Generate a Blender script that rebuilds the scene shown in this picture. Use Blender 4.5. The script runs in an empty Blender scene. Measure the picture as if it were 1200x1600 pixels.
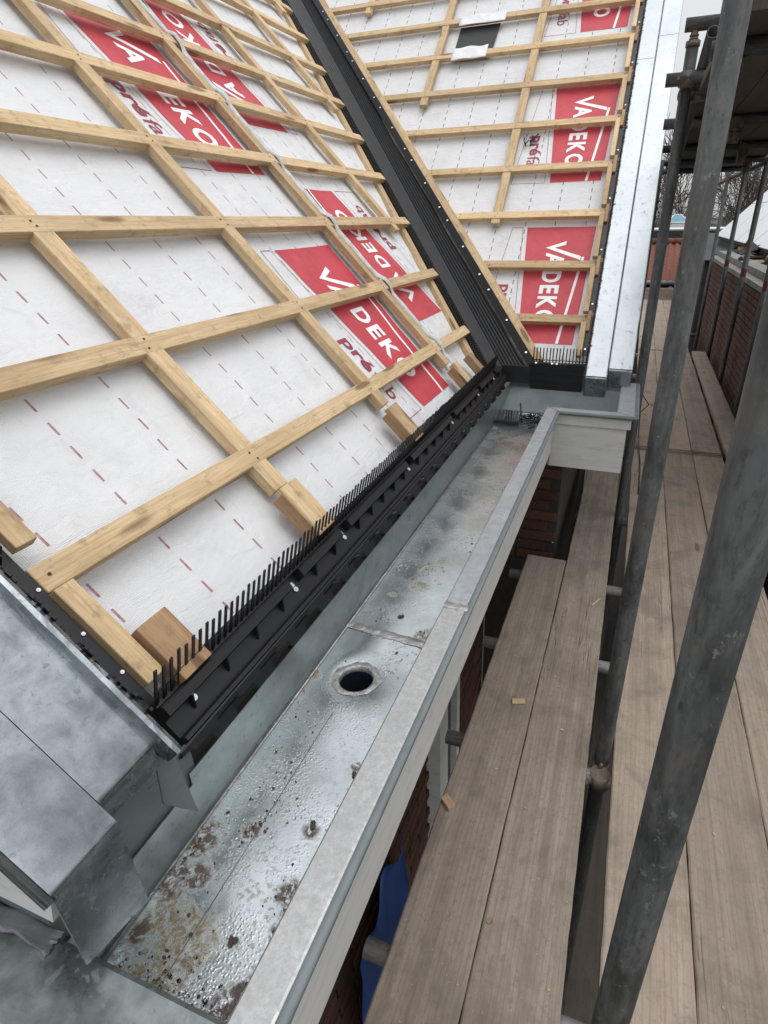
import bpy, bmesh, math, random
from mathutils import Vector, Matrix, noise as mnoise
R_ = math.radians
random.seed(7)
scene = bpy.context.scene
COL = scene.collection

# ------------------------------------------------------------------ camera
ZC = 1.55
cam = bpy.data.cameras.new('camera'); camo = bpy.data.objects.new('camera', cam); COL.objects.link(camo)
ax = Vector((0.94087981, 0.13410826, -0.31106293))          # world X seen from the camera (right, down, forward)
F, CX, CY = 877.6, 657.0, 779.0
def _d(u, v): return Vector((u - CX, v - CY, F)).normalized()
Yc = _d(1010, 338); Zd = _d(694, 2555); Zc = -(Zd - Yc * Zd.dot(Yc)); Zc.normalize(); Xc = Yc.cross(Zc)
right = Vector((Xc.x, Yc.x, Zc.x)); down = Vector((Xc.y, Yc.y, Zc.y)); fwd = Vector((Xc.z, Yc.z, Zc.z))
mw = Matrix.Identity(4)
for i in range(3):
    mw[i][0] = right[i]; mw[i][1] = -down[i]; mw[i][2] = -fwd[i]
mw[2][3] = ZC
camo.matrix_world = mw
cam.sensor_width = 36; cam.sensor_height = 36; cam.sensor_fit = 'AUTO'
cam.lens = F / 1600 * 36
cam.shift_x = -(CX - 600) / 1600; cam.shift_y = -(800 - CY) / 1600
cam.clip_start = 0.02; cam.clip_end = 3000
scene.camera = camo

# ------------------------------------------------------------------ sky, sun, exposure
SUN_EL, SUN_AZ = R_(74), R_(110)       # azimuth from +Y, clockwise
world = bpy.data.worlds.new('World'); scene.world = world; world.use_nodes = True
wn = world.node_tree; wn.nodes.clear()
wo = wn.nodes.new('ShaderNodeOutputWorld'); bg = wn.nodes.new('ShaderNodeBackground')
sky = wn.nodes.new('ShaderNodeTexSky'); sky.sky_type = 'NISHITA'; sky.sun_disc = False
sky.sun_elevation = SUN_EL; sky.sun_rotation = SUN_AZ
sky.air_density = 1.0; sky.dust_density = 0.6; sky.ozone_density = 1.0
hs = wn.nodes.new('ShaderNodeHueSaturation'); hs.inputs['Saturation'].default_value = 0.10
# overcast: the cloud deck is brighter overhead than at the horizon (about 1 + 1.6 sin(elevation))
tcw = wn.nodes.new('ShaderNodeTexCoord'); sxw = wn.nodes.new('ShaderNodeSeparateXYZ'); mrw = wn.nodes.new('ShaderNodeMapRange'); mxw = wn.nodes.new('ShaderNodeVectorMath'); mxw.operation = 'SCALE'
wn.links.new(tcw.outputs['Generated'], sxw.inputs[0]); wn.links.new(sxw.outputs[2], mrw.inputs[0]); mrw.inputs[1].default_value = 0.0; mrw.inputs[2].default_value = 1.0; mrw.inputs[3].default_value = 0.50; mrw.inputs[4].default_value = 2.1
wn.links.new(sky.outputs[0], hs.inputs['Color']); wn.links.new(hs.outputs[0], mxw.inputs[0]); wn.links.new(mrw.outputs[0], mxw.inputs['Scale']); wn.links.new(mxw.outputs[0], bg.inputs['Color'])
bg.inputs['Strength'].default_value = 0.13
wn.links.new(bg.outputs[0], wo.inputs['Surface'])
sl = bpy.data.lights.new('sun', 'SUN'); sl.energy = 0.6; sl.angle = R_(50); sl.color = (1.0, 0.975, 0.94)
so = bpy.data.objects.new('sun', sl); COL.objects.link(so)
sd = Vector((math.sin(SUN_AZ) * math.cos(SUN_EL), math.cos(SUN_AZ) * math.cos(SUN_EL), math.sin(SUN_EL)))
so.rotation_euler = sd.to_track_quat('Z', 'Y').to_euler(); so.location = (0, 0, 8)
scene.view_settings.view_transform = 'Standard'; scene.view_settings.look = 'None'
scene.view_settings.exposure = 0.53; scene.view_settings.gamma = 1.0; scene.view_settings.use_curve_mapping = False
scene.render.engine = 'CYCLES'

# ------------------------------------------------------------------ roof frames (metric)
P46 = R_(46); S46, C46 = math.sin(P46), math.cos(P46)
NM = Vector((S46, 0, C46)); RM = Vector((-C46, 0, S46)); KM = -0.882
NW = Vector((0, -S46, C46)); RW = Vector((0, C46, S46)); KW = -2.55
UP = Vector((0, 0, ZC))
def M(y, s, h=0.0): return NM * (KM + h) + RM * s + Vector((0, y, 0)) + UP
def W(x, s, h=0.0): return NW * (KW + h) + RW * s + Vector((x, 0, 0)) + UP
def yv(s): return 2.645 + 0.65 * s               # right edge of the main valley batten
def xv(s): return -0.586 - 0.7124 * (s - 1.834)  # right edge of the wing valley batten

# ------------------------------------------------------------------ object helpers
def setp(o, label=None, cat=None, group=None, kind=None):
    if label: o['label'] = label
    if cat: o['category'] = cat
    if group: o['group'] = group
    if kind: o['kind'] = kind
    return o
def empty(name, loc, label=None, cat=None, group=None, kind=None):
    o = bpy.data.objects.new(name, None); COL.objects.link(o); o.location = loc
    o.empty_display_size = 0.1
    return setp(o, label, cat, group, kind)
def wloc(o):
    v = Vector((0, 0, 0))
    while o is not None:
        v = v + Vector(o.location); o = o.parent
    return v
def mesh_from(verts, faces, smooth=False, uvs=None):
    me = bpy.data.meshes.new('m'); me.from_pydata([tuple(v) for v in verts], [], faces)
    if uvs is not None:
        ul = me.uv_layers.new(name='uv')
        for lp in me.loops: ul.data[lp.index].uv = uvs[lp.vertex_index]
    me.update()
    if smooth: me.polygons.foreach_set('use_smooth', [True] * len(me.polygons))
    return me
def obj(name, me, mat, parent=None, loc=None, rot=None):
    """link a mesh built in world coordinates; its origin is moved to its base unless loc/rot place a local mesh."""
    me.name = name
    if mat and not me.materials: me.materials.append(mat)
    o = bpy.data.objects.new(name, me); COL.objects.link(o)
    if loc is None:
        n = len(me.vertices); co = [0.0] * (3 * n); me.vertices.foreach_get('co', co)
        xs, ys, zs = co[0::3], co[1::3], co[2::3]
        b = Vector(((min(xs) + max(xs)) / 2, (min(ys) + max(ys)) / 2, min(zs)))
        me.transform(Matrix.Translation(-b)); loc = b
    if parent is not None: o.parent = parent; loc = Vector(loc) - wloc(parent)
    o.location = loc
    if rot is not None: o.rotation_euler = rot
    return o
def bm_obj(name, bm, mat, parent=None, smooth=False):
    me = bpy.data.meshes.new(name); bm.normal_update(); bm.to_mesh(me); bm.free()
    if smooth: me.polygons.foreach_set('use_smooth', [True] * len(me.polygons))
    return obj(name, me, mat, parent)
def timber(name, a, b, wdir, w, t, mat, parent=None, bevel=0.0012, jit=0.0):
    """a straight piece of timber from a to b (centre line of its TOP face), w wide along wdir, t thick below; local X runs along it."""
    a, b = Vector(a), Vector(b); ex = (b - a); L = ex.length; ex.normalize()
    ew = Vector(wdir); ew = (ew - ex * ew.dot(ex)).normalized(); en = ex.cross(ew)
    bm = bmesh.new(); bmesh.ops.create_cube(bm, size=1)
    for v in bm.verts: v.co = Vector((v.co.x * L, v.co.y * w, (v.co.z - 0.5) * t))
    if bevel: bmesh.ops.bevel(bm, geom=bm.edges[:], offset=bevel, segments=1, affect='EDGES')
    me = bpy.data.meshes.new(name); bm.to_mesh(me); bm.free(); me.materials.append(mat)
    o = bpy.data.objects.new(name, me); COL.objects.link(o)
    c = (a + b) / 2
    m = Matrix((ex, ew, en)).transposed().to_4x4()
    if jit: m = m @ Matrix.Rotation(random.uniform(-jit, jit), 4, 'Z')
    if parent is not None: o.parent = parent; c = c - wloc(parent)
    o.rotation_mode = 'QUATERNION'; o.rotation_quaternion = m.to_quaternion(); o.location = c
    return o
def add_box(bm, o, ex, ey, ez, lx, ly, lz):
    """box with corner o, unit axes and lengths"""
    o = Vector(o); ex = Vector(ex) * lx; ey = Vector(ey) * ly; ez = Vector(ez) * lz
    p = [o, o + ex, o + ex + ey, o + ey]; q = [v + ez for v in p]
    vs = [bm.verts.new(v) for v in p + q]
    for f in ((3, 2, 1, 0), (4, 5, 6, 7), (0, 1, 5, 4), (1, 2, 6, 5), (2, 3, 7, 6), (3, 0, 4, 7)):
        bm.faces.new([vs[i] for i in f])
def add_tube(bm, a, b, r, seg=12, caps=True, r2=None):
    a, b = Vector(a), Vector(b); d = (b - a).normalized(); r2 = r if r2 is None else r2
    u = d.orthogonal().normalized(); v = d.cross(u)
    A, B = [], []
    for i in range(seg):
        t = 2 * math.pi * i / seg; w = u * math.cos(t) + v * math.sin(t)
        A.append(bm.verts.new(a + w * r)); B.append(bm.verts.new(b + w * r2))
    for i in range(seg):
        j = (i + 1) % seg; f = bm.faces.new((A[i], A[j], B[j], B[i])); f.smooth = True
    if caps: bm.faces.new(A[::-1]); bm.faces.new(B)
def thick(o, t, off=-1):
    m_ = o.modifiers.new('t', 'SOLIDIFY'); m_.thickness = t; m_.offset = off
    e_ = o.modifiers.new('e', 'EDGE_SPLIT'); e_.split_angle = R_(40); return o
def sweep(verts2, frames, closed=False):
    """profile points placed by each frame function -> verts, faces"""
    n = len(verts2); V = []; Fc = []
    for fr in frames: V += [fr(p) for p in verts2]
    for k in range(len(frames) - 1):
        for i in range(n if closed else n - 1):
            j = (i + 1) % n
            Fc.append((k * n + i, k * n + j, (k + 1) * n + j, (k + 1) * n + i))
    return V, Fc

# ------------------------------------------------------------------ materials
class Mat:
    def __init__(s, name):
        s.m = bpy.data.materials.new(name); s.m.use_nodes = True; s.t = s.m.node_tree; s.t.nodes.clear()
        s.out = s.t.nodes.new('ShaderNodeOutputMaterial'); s.b = s.t.nodes.new('ShaderNodeBsdfPrincipled')
        s.t.links.new(s.b.outputs[0], s.out.inputs[0]); s._c = {}
    def set(s, node, key, val):
        i = node.inputs[key]
        if hasattr(val, 'is_linked') or isinstance(val, bpy.types.NodeSocket): s.t.links.new(val, i)
        elif isinstance(val, tuple) and len(val) == 3 and i.type == 'RGBA': i.default_value = (*val, 1)
        else: i.default_value = val
    def P(s, **k):
        for a, v in k.items(): s.set(s.b, a.replace('_', ' '), v)
        return s
    def coord(s, kind='Object'):
        if 'tc' not in s._c: s._c['tc'] = s.t.nodes.new('ShaderNodeTexCoord')
        return s._c['tc'].outputs[kind]
    def rnd(s):
        if 'oi' not in s._c: s._c['oi'] = s.t.nodes.new('ShaderNodeObjectInfo')
        return s._c['oi'].outputs['Random']
    def pos(s):
        if 'ge' not in s._c: s._c['ge'] = s.t.nodes.new('ShaderNodeNewGeometry')
        return s._c['ge'].outputs['Position']
    def map(s, v, scale=(1, 1, 1), loc=(0, 0, 0), off=None):
        n = s.t.nodes.new('ShaderNodeMapping'); s.t.links.new(v, n.inputs[0]); n.inputs['Scale'].default_value = scale
        if off is not None:
            c = s.t.nodes.new('ShaderNodeCombineXYZ')
            for i, k in enumerate((37.0, 11.0, 5.0)): s.t.links.new(s.mth('MULTIPLY', off, k), c.inputs[i])
            s.t.links.new(c.outputs[0], n.inputs['Location'])
        else: n.inputs['Location'].default_value = loc
        return n.outputs[0]
    def noise(s, v, scale, detail=4, rough=0.55, dist=0.0):
        n = s.t.nodes.new('ShaderNodeTexNoise'); s.t.links.new(v, n.inputs['Vector'])
        n.inputs['Scale'].default_value = scale; n.inputs['Detail'].default_value = detail
        n.inputs['Roughness'].default_value = rough; n.inputs['Distortion'].default_value = dist
        return n.outputs['Fac']
    def vor(s, v, scale, feat='F1', rand=1.0, out='Distance'):
        n = s.t.nodes.new('ShaderNodeTexVoronoi'); n.feature = feat; s.t.links.new(v, n.inputs['Vector'])
        n.inputs['Scale'].default_value = scale; n.inputs['Randomness'].default_value = rand
        return n.outputs[out]
    def wave(s, v, scale, dist=0, detail=2, axis='X', dscale=1.0):
        n = s.t.nodes.new('ShaderNodeTexWave'); n.bands_direction = axis; s.t.links.new(v, n.inputs['Vector'])
        n.inputs['Scale'].default_value = scale; n.inputs['Distortion'].default_value = dist; n.inputs['Detail'].default_value = detail
        n.inputs['Detail Scale'].default_value = dscale
        return n.outputs['Fac']
    def ramp(s, f, stops, interp='LINEAR'):
        n = s.t.nodes.new('ShaderNodeValToRGB'); s.t.links.new(f, n.inputs[0]); e = n.color_ramp.elements; n.color_ramp.interpolation = interp
        while len(e) < len(stops): e.new(0.5)
        for i, (p, c) in enumerate(stops):
            e[i].position = p; c = (c, c, c) if not isinstance(c, tuple) else c; e[i].color = (*c, 1)
        return n.outputs[0]
    def mix(s, f, a, b, mode='MIX'):
        n = s.t.nodes.new('ShaderNodeMix'); n.data_type = 'RGBA'; n.blend_type = mode
        for k, v in ((0, f), (6, a), (7, b)):
            i = n.inputs[k]
            if isinstance(v, bpy.types.NodeSocket): s.t.links.new(v, i)
            elif isinstance(v, tuple): i.default_value = (*v, 1)
            else: i.default_value = v
        return n.outputs[2]
    def mth(s, op, a, b=0.0, c=None, clamp=False):
        n = s.t.nodes.new('ShaderNodeMath'); n.operation = op; n.use_clamp = clamp
        for k, v in enumerate((a, b, c)):
            if v is None: continue
            if isinstance(v, bpy.types.NodeSocket): s.t.links.new(v, n.inputs[k])
            else: n.inputs[k].default_value = v
        return n.outputs[0]
    def mr(s, v, a, b, c=0.0, d=1.0, smooth=False):
        n = s.t.nodes.new('ShaderNodeMapRange'); n.interpolation_type = 'SMOOTHSTEP' if smooth else 'LINEAR'
        s.t.links.new(v, n.inputs[0])
        for k, x in zip((1, 2, 3, 4), (a, b, c, d)): n.inputs[k].default_value = x
        return n.outputs[0]
    def sep(s, v):
        n = s.t.nodes.new('ShaderNodeSeparateXYZ'); s.t.links.new(v, n.inputs[0]); return n.outputs
    def dist(s, v, p):
        n = s.t.nodes.new('ShaderNodeVectorMath'); n.operation = 'DISTANCE'; s.t.links.new(v, n.inputs[0]); n.inputs[1].default_value = p
        return n.outputs['Value']
    def bump(s, h, strength=0.3, dist=0.002):
        n = s.t.nodes.new('ShaderNodeBump'); s.t.links.new(h, n.inputs['Height']); n.inputs['Strength'].default_value = strength
        n.inputs['Distance'].default_value = dist
        s.t.links.new(n.outputs[0], s.b.inputs['Normal']); return s

def pine(name, c0, c1, c2, knot=(0.16, 0.075, 0.03)):
    m = Mat(name); v = m.map(m.coord(), (1, 1, 1), off=m.rnd())
    g = m.noise(m.map(v, (2.2, 55, 55)), 1.0, 5, 0.6)
    g2 = m.noise(m.map(v, (12, 230, 230)), 1.0, 5, 0.7, 0.5)
    col = m.ramp(g, [(0.3, c0), (0.5, c1), (0.72, c2)])
    col = m.mix(0.5, col, m.ramp(g2, [(0.34, c0), (0.62, c2)]))
    big = m.noise(v, 3.0, 2)
    col = m.mix(m.mr(big, 0.45, 0.75, 0, 0.45), col, c0)
    kd = m.vor(m.map(v, (3.0, 14, 14)), 1.0)
    kn = m.mr(kd, 0.11, 0.21, 1, 0, True)
    col = m.mix(m.mth('MULTIPLY', kn, 0.8), col, knot)
    dirt = m.noise(v, 28, 5, 0.7)
    col = m.mix(m.mr(dirt, 0.54, 0.70, 0, 0.6), col, (0.22, 0.15, 0.085))
    st = m.noise(m.map(v, (0.8, 4, 4), (2, 9, 1)), 3.0, 4, 0.7)
    col = m.mix(m.mr(st, 0.56, 0.72, 0, 0.38), col, (0.36, 0.28, 0.19))
    tint = m.mr(m.rnd(), 0, 1, 0.78, 1.10)
    hv = m.t.nodes.new('ShaderNodeHueSaturation'); m.t.links.new(col, hv.inputs['Color']); m.t.links.new(tint, hv.inputs['Value'])
    m.P(Base_Color=hv.outputs[0], Roughness=0.72); m.bump(m.mth('ADD', g2, m.mth('MULTIPLY', dirt, 0.8)), 0.6, 0.0016)
    return m.m
PINE = pine('pine_batten', (0.37, 0.235, 0.115), (0.64, 0.455, 0.245), (0.78, 0.60, 0.37))
PINE_D = pine('pine_block', (0.26, 0.145, 0.07), (0.40, 0.245, 0.13), (0.52, 0.345, 0.19), (0.12, 0.05, 0.02))
CHIP = pine('chip_wood', (0.30, 0.19, 0.10), (0.42, 0.28, 0.16), (0.50, 0.36, 0.22))

def planks(name, c0, c1, c2, warm):
    m = Mat(name); v = m.map(m.coord(), (1, 1, 1), off=m.rnd())
    wob = m.noise(v, 2.2, 3)
    ys = m.sep(v)
    g = m.noise(m.map(v, (1.1, 30, 30)), 1.0, 6, 0.62, 0.4)
    g2 = m.noise(m.map(v, (13, 130, 130)), 1.0, 6, 0.8, 0.9)
    rings = m.wave(m.map(v, (0.55, 7.5, 3)), 3.0, 7.0, 3, 'Y', 0.7)
    col = m.ramp(g, [(0.28, c0), (0.5, c1), (0.75, c2)])
    col = m.mix(0.4, col, m.ramp(g2, [(0.28, c0), (0.72, c2)]))
    col = m.mix(m.mr(rings, 0.75, 1.0, 0, 0.34), col, c0)
    blot = m.noise(v, 5.5, 6, 0.65, 0.6)
    col = m.mix(m.mr(blot, 0.48, 0.68, 0, 0.5), col, (0.105, 0.086, 0.068))
    pale = m.noise(m.map(v, (1, 1, 1), (4, 7, 1)), 9, 6, 0.7)
    col = m.mix(m.mr(pale, 0.58, 0.78, 0, 0.35), col, warm)
    kd = m.vor(m.map(v, (1.6, 6.5, 6.5)), 1.0)
    kn = m.mr(kd, 0.045, 0.11, 1, 0, True)
    col = m.mix(m.mth('MULTIPLY', kn, 0.75), col, (0.06, 0.043, 0.03))
    ck = m.noise(m.map(v, (0.6, 22, 22), (3, 1, 9)), 1.0, 3, 0.5, 0.2)
    crack = m.mr(m.mth('ABSOLUTE', m.mth('SUBTRACT', ck, 0.5)), 0.0, 0.006, 1, 0)
    crack = m.mth('MULTIPLY', crack, m.mr(m.noise(v, 1.4, 2), 0.5, 0.6, 0, 1))
    spk = m.vor(v, 75); dots = m.mr(spk, 0.05, 0.13, 1, 0); dots = m.mth('MULTIPLY', dots, m.mr(m.noise(v, 6, 2), 0.5, 0.62, 0, 1))
    col = m.mix(m.mth('MAXIMUM', m.mth('MULTIPLY', crack, 0.85), m.mth('MULTIPLY', dots, 0.6)), col, (0.03, 0.024, 0.02))
    sp2 = m.noise(v, 70, 6, 0.8); col = m.mix(m.mr(sp2, 0.52, 0.66, 0, 0.6), col, c0)
    mud = m.noise(m.map(v, (0.8, 1.6, 1), (1, 4, 2)), 3.2, 6, 0.72, 1.0); col = m.mix(m.mr(mud, 0.53, 0.63, 0, 0.45), col, tuple(x * 0.62 for x in c1))
    lite = m.noise(m.map(v, (1, 1, 1), (8, 2, 5)), 130, 3, 0.7); col = m.mix(m.mr(lite, 0.66, 0.72, 0, 0.7), col, warm)
    tint = m.mr(m.rnd(), 0, 1, 0.80, 1.12)
    hv = m.t.nodes.new('ShaderNodeHueSaturation'); m.t.links.new(col, hv.inputs['Color']); m.t.links.new(tint, hv.inputs['Value'])
    m.P(Base_Color=hv.outputs[0], Roughness=0.82)
    m.bump(m.mth('SUBTRACT', m.mth('ADD', m.mth('MULTIPLY', g2, 0.6), m.mth('MULTIPLY', blot, 0.5)), crack), 0.5, 0.0016)
    return m.m
BOARD = planks('weathered_board', (0.15, 0.118, 0.09), (0.29, 0.238, 0.187), (0.40, 0.34, 0.278), (0.43, 0.375, 0.312))
BOARD_SHADE = planks('shaded_board', (0.04, 0.032, 0.025), (0.075, 0.06, 0.046), (0.11, 0.088, 0.068), (0.12, 0.10, 0.08))  # darker board copy; the shade of the decks is put into the colour
BOARD2 = planks('tan_board', (0.185, 0.142, 0.105), (0.31, 0.245, 0.19), (0.39, 0.325, 0.26), (0.42, 0.365, 0.305))

def zinc(name, ca, cb, rough=(0.25, 0.5), metal=0.9, scale=14, bump=0.12, blot=None, drops=0.0):
    m = Mat(name); v = m.pos()
    n1 = m.noise(v, scale, 6, 0.65, 0.3); n2 = m.noise(v, scale * 0.22, 4, 0.6); n3 = m.noise(v, scale * 9, 4, 0.7)
    col = m.mix(m.mr(n1, 0.32, 0.68), ca, cb)
    col = m.mix(m.mr(n2, 0.4, 0.7, 0, 0.55), col, ca)
    col = m.mix(m.mr(n3, 0.55, 0.8, 0, 0.35), col, tuple(x * 0.55 for x in ca))
    ro = m.mr(m.mth('ADD', m.mth('MULTIPLY', n1, 0.6), m.mth('MULTIPLY', n2, 0.4)), 0.3, 0.7, rough[0], rough[1])
    met = metal
    if blot:
        bm_ = m.mr(m.noise(m.map(v, (1, 1, 1), (3.3, 1.7, 0)), blot[1], 6, 0.7, 0.5), blot[2], blot[2] + 0.12, 0, blot[3], True)
        col = m.mix(bm_, col, blot[0]); met = m.mth('SUBTRACT', metal, m.mth('MULTIPLY', bm_, metal * 0.8))
        ro = m.mth('ADD', ro, m.mth('MULTIPLY', bm_, 0.3), clamp=True)
    scr = m.noise(m.map(v, (60, 6, 60)), 1.0, 2, 0.5)
    ro = m.mth('ADD', ro, m.mr(scr, 0.6, 0.75, 0, 0.12))
    m.P(Base_Color=col, Metallic=met, Roughness=ro)
    m.bump(m.mth('ADD', m.mth('MULTIPLY', n2, 1.5), m.mth('MULTIPLY', n3, 0.12)), bump, 0.006)
    return m.m
ZINC_DARK = zinc('zinc_dim', (0.17, 0.194, 0.205), (0.40, 0.435, 0.455), (0.15, 0.34), 0.95, 22, 0.10, ((0.15, 0.165, 0.18), 90, 0.56, 0.7))  # base darkened for the dim surroundings it would mirror; mottling is its own
ZINC_FAR = zinc('zinc_shaded', (0.12, 0.14, 0.145), (0.185, 0.21, 0.215), (0.5, 0.65), 0.3, 9, 0.1, ((0.13, 0.14, 0.14), 18, 0.58, 0.5))  # darker, duller zinc copy: dim reflections and shade put into the base colour
ZINC_WALL = zinc('zinc_back_wall', (0.28, 0.32, 0.325), (0.42, 0.465, 0.47), (0.24, 0.44), 0.9, 18, 0.12, ((0.15, 0.16, 0.155), 70, 0.56, 0.7))
ZINC_LIP = zinc('zinc_weathered', (0.37, 0.375, 0.375), (0.56, 0.565, 0.56), (0.36, 0.5), 0.7, 90, 0.06, ((0.36, 0.345, 0.30), 170, 0.50, 0.6))
ZINC_RET = zinc('zinc_return', (0.15, 0.17, 0.165), (0.36, 0.395, 0.39), (0.22, 0.45), 0.9, 20, 0.12, ((0.13, 0.135, 0.14), 60, 0.55, 0.7))
ZINC_NEW = zinc('zinc_bright', (0.39, 0.425, 0.45), (0.51, 0.545, 0.57), (0.32, 0.48), 0.75, 8, 0.06, ((0.26, 0.285, 0.30), 40, 0.58, 0.6))
ZINC_LIPB = zinc('zinc_dull_blue', (0.30, 0.32, 0.335), (0.44, 0.46, 0.475), (0.45, 0.6), 0.5, 40, 0.08, ((0.19, 0.20, 0.21), 60, 0.55, 0.5))
SOLDER = zinc('solder', (0.26, 0.25, 0.245), (0.55, 0.535, 0.53), (0.25, 0.5), 0.75, 90, 1.0, ((0.16, 0.11, 0.07), 60, 0.55, 0.6))
LEAD = zinc('lead', (0.12, 0.12, 0.13), (0.26, 0.26, 0.27), (0.4, 0.6), 0.6, 22, 0.4)

def gutter_floor():
    m = Mat('zinc_wet_floor'); v = m.pos()
    nA = m.noise(v, 6, 4, 0.6, 0.4); nB = m.noise(v, 26, 6, 0.7, 0.4); nC = m.noise(v, 110, 4, 0.7); nD = m.noise(v, 340, 2, 0.6)
    col = m.mix(m.mr(nA, 0.35, 0.65), (0.47, 0.52, 0.53), (0.66, 0.70, 0.71))
    col = m.mix(m.mr(nB, 0.5, 0.72, 0, 0.3), col, (0.34, 0.37, 0.37))
    y = m.sep(v)[1]
    FZ = 0.68
    def spots(lst, brk, lo, hi):
        acc = None
        for (x, yy, r) in lst:
            d = m.dist(m.map(v, (1, 1, 0), (0, 0, FZ)), (x, yy, FZ))
            d = m.mth('ADD', d, m.mth('MULTIPLY', m.mth('SUBTRACT', nB, 0.5), r * 2.4))
            k = m.mr(d, r * 0.45, r * 1.05, 1, 0, True)
            acc = k if acc is None else m.mth('MAXIMUM', acc, k)
        return m.mth('MULTIPLY', acc, m.mr(brk, lo, hi, 0.0, 1.0, True))
    rust = spots([(-0.530, 0.40, 0.042), (-0.535, 0.345, 0.042), (-0.50, 0.355, 0.03), (-0.556, 0.46, 0.022), (-0.525, 0.262, 0.022), (-0.46, 0.44, 0.02), (-0.372, 0.47, 0.017),
                  (-0.36, 0.375, 0.026), (-0.35, 0.24, 0.04), (-0.37, 0.21, 0.035), (-0.355, 0.60, 0.012), (-0.34, 0.335, 0.02), (-0.55, 2.45, 0.03)], m.noise(v, 75, 6, 0.8, 0.5), 0.40, 0.52)
    moss = spots([(-0.455, 0.28, 0.055), (-0.475, 0.24, 0.05), (-0.505, 0.30, 0.036), (-0.438, 1.24, 0.026), (-0.417, 1.29, 0.026), (-0.435, 1.16, 0.03), (-0.355, 0.965, 0.03), (-0.345, 0.985, 0.025),
                  (-0.545, 0.725, 0.028), (-0.545, 0.78, 0.02), (-0.49, 0.785, 0.012), (-0.49, 1.1, 0.012)], m.noise(v, 75, 6, 0.8, 0.5), 0.38, 0.56)
    # fine silt speckle, denser near the near end
    speck = m.mth('MULTIPLY', m.mr(m.vor(v, 150), 0.10, 0.2, 1, 0), m.mr(m.noise(v, 9, 3), 0.52, 0.64, 0, 0.6))
    near = m.mr(y, 0.25, 0.75, 1, 0, True)
    silt = m.mth('MULTIPLY', m.mth('MULTIPLY', m.mr(nC, 0.53, 0.60, 0, 1, True), m.mr(nB, 0.45, 0.6, 0, 1)), m.mth('ADD', 0.12, m.mth('MULTIPLY', near, 0.75)))
    col = m.mix(m.mth('MULTIPLY', silt, 0.7), col, (0.10, 0.09, 0.075))
    col = m.mix(speck, col, (0.10, 0.085, 0.07))
    col = m.mix(m.mth('MULTIPLY', moss, 0.9), col, m.mix(m.mr(m.noise(v, 160, 5, 0.8), 0.35, 0.65), (0.05, 0.035, 0.010), (0.23, 0.165, 0.055)))
    col = m.mix(m.mth('MULTIPLY', rust, 0.95), col, m.mix(m.mr(m.noise(v, 160, 5, 0.8), 0.35, 0.65), (0.018, 0.009, 0.005), (0.10, 0.046, 0.022)))
    dirt = m.mth('MAXIMUM', m.mth('MAXIMUM', moss, rust), m.mth('MAXIMUM', speck, m.mth('MULTIPLY', silt, 0.7)))
    # standing water: smooth and glossy; elsewhere beaded with drops
    wet = m.mr(m.noise(m.map(v, (1, 1, 1), (2.1, 0.4, 0)), 7.5, 3, 0.5, 0.3), 0.44, 0.60, 0, 1, True)
    ro = m.mix(wet, m.mr(nB, 0.3, 0.7, 0.22, 0.38), (0.21, 0.21, 0.21))
    ro = m.mth('ADD', ro, m.mth('MULTIPLY', dirt, 0.35))
    met = m.mth('SUBTRACT', 0.92, m.mth('MULTIPLY', dirt, 1.0), clamp=True)
    bead = m.mr(m.vor(v, 230, 'SMOOTH_F1'), 0.0, 0.5, 1, 0, True)
    bead = m.mth('MULTIPLY', m.mth('MULTIPLY', bead, m.mth('SUBTRACT', 1.0, m.mth('MULTIPLY', wet, 0.9))), m.mr(nA, 0.42, 0.6, 0.1, 1))
    h = m.mth('ADD', m.mth('MULTIPLY', bead, 0.8), m.mth('ADD', m.mth('MULTIPLY', dirt, 0.9), m.mth('MULTIPLY', nA, 0.8)))
    m.P(Base_Color=col, Metallic=met, Roughness=ro, Coat_Weight=m.mth('MULTIPLY', wet, 0.35), Coat_Roughness=0.06); m.bump(h, 0.22, 0.0026)
    return m.m
ZINC_FLOOR = gutter_floor()

def plastic(name, c, rough=0.45, fine=0.0):
    m = Mat(name); v = m.pos(); n = m.noise(v, 22, 5, 0.7); n2 = m.noise(v, 240, 3, 0.7)
    col = m.mix(m.mr(n, 0.45, 0.8, 0, 0.6), c, tuple(x * 1.7 + 0.003 for x in c))
    col = m.mix(m.mr(n2, 0.66, 0.78, 0, 0.25), col, (0.07, 0.065, 0.06))
    m.P(Base_Color=col, Roughness=m.mr(n, 0.3, 0.7, rough, rough + 0.2)); m.bump(n2, 0.15, 0.001)
    return m.m
BLACK = plastic('black_plastic', (0.004, 0.004, 0.005), 0.36)
VALLEY = plastic('black_valley', (0.008, 0.008, 0.009), 0.4)
FELT = plastic('dark_felt', (0.055, 0.058, 0.058), 0.85)
HOLE = Mat('pipe_inside').P(Base_Color=(0.015, 0.02, 0.03), Roughness=0.25).m
def simple(name, c, rough=0.6, metal=0.0, var=0.25, scale=12):
    m = Mat(name); v = m.pos(); n = m.noise(v, scale, 5, 0.65)
    col = m.mix(m.mr(n, 0.35, 0.7), tuple(x * (1 - var) for x in c), tuple(min(1, x * (1 + var * 0.5)) for x in c))
    m.P(Base_Color=col, Roughness=rough, Metallic=metal); m.bump(n, 0.08, 0.003)
    return m.m
SCREW = simple('screw_zinc', (0.80, 0.80, 0.80), 0.3, 0.6, 0.1)
NAIL = simple('nail_rust', (0.06, 0.035, 0.02), 0.6, 0.4)
RED = None
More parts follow.
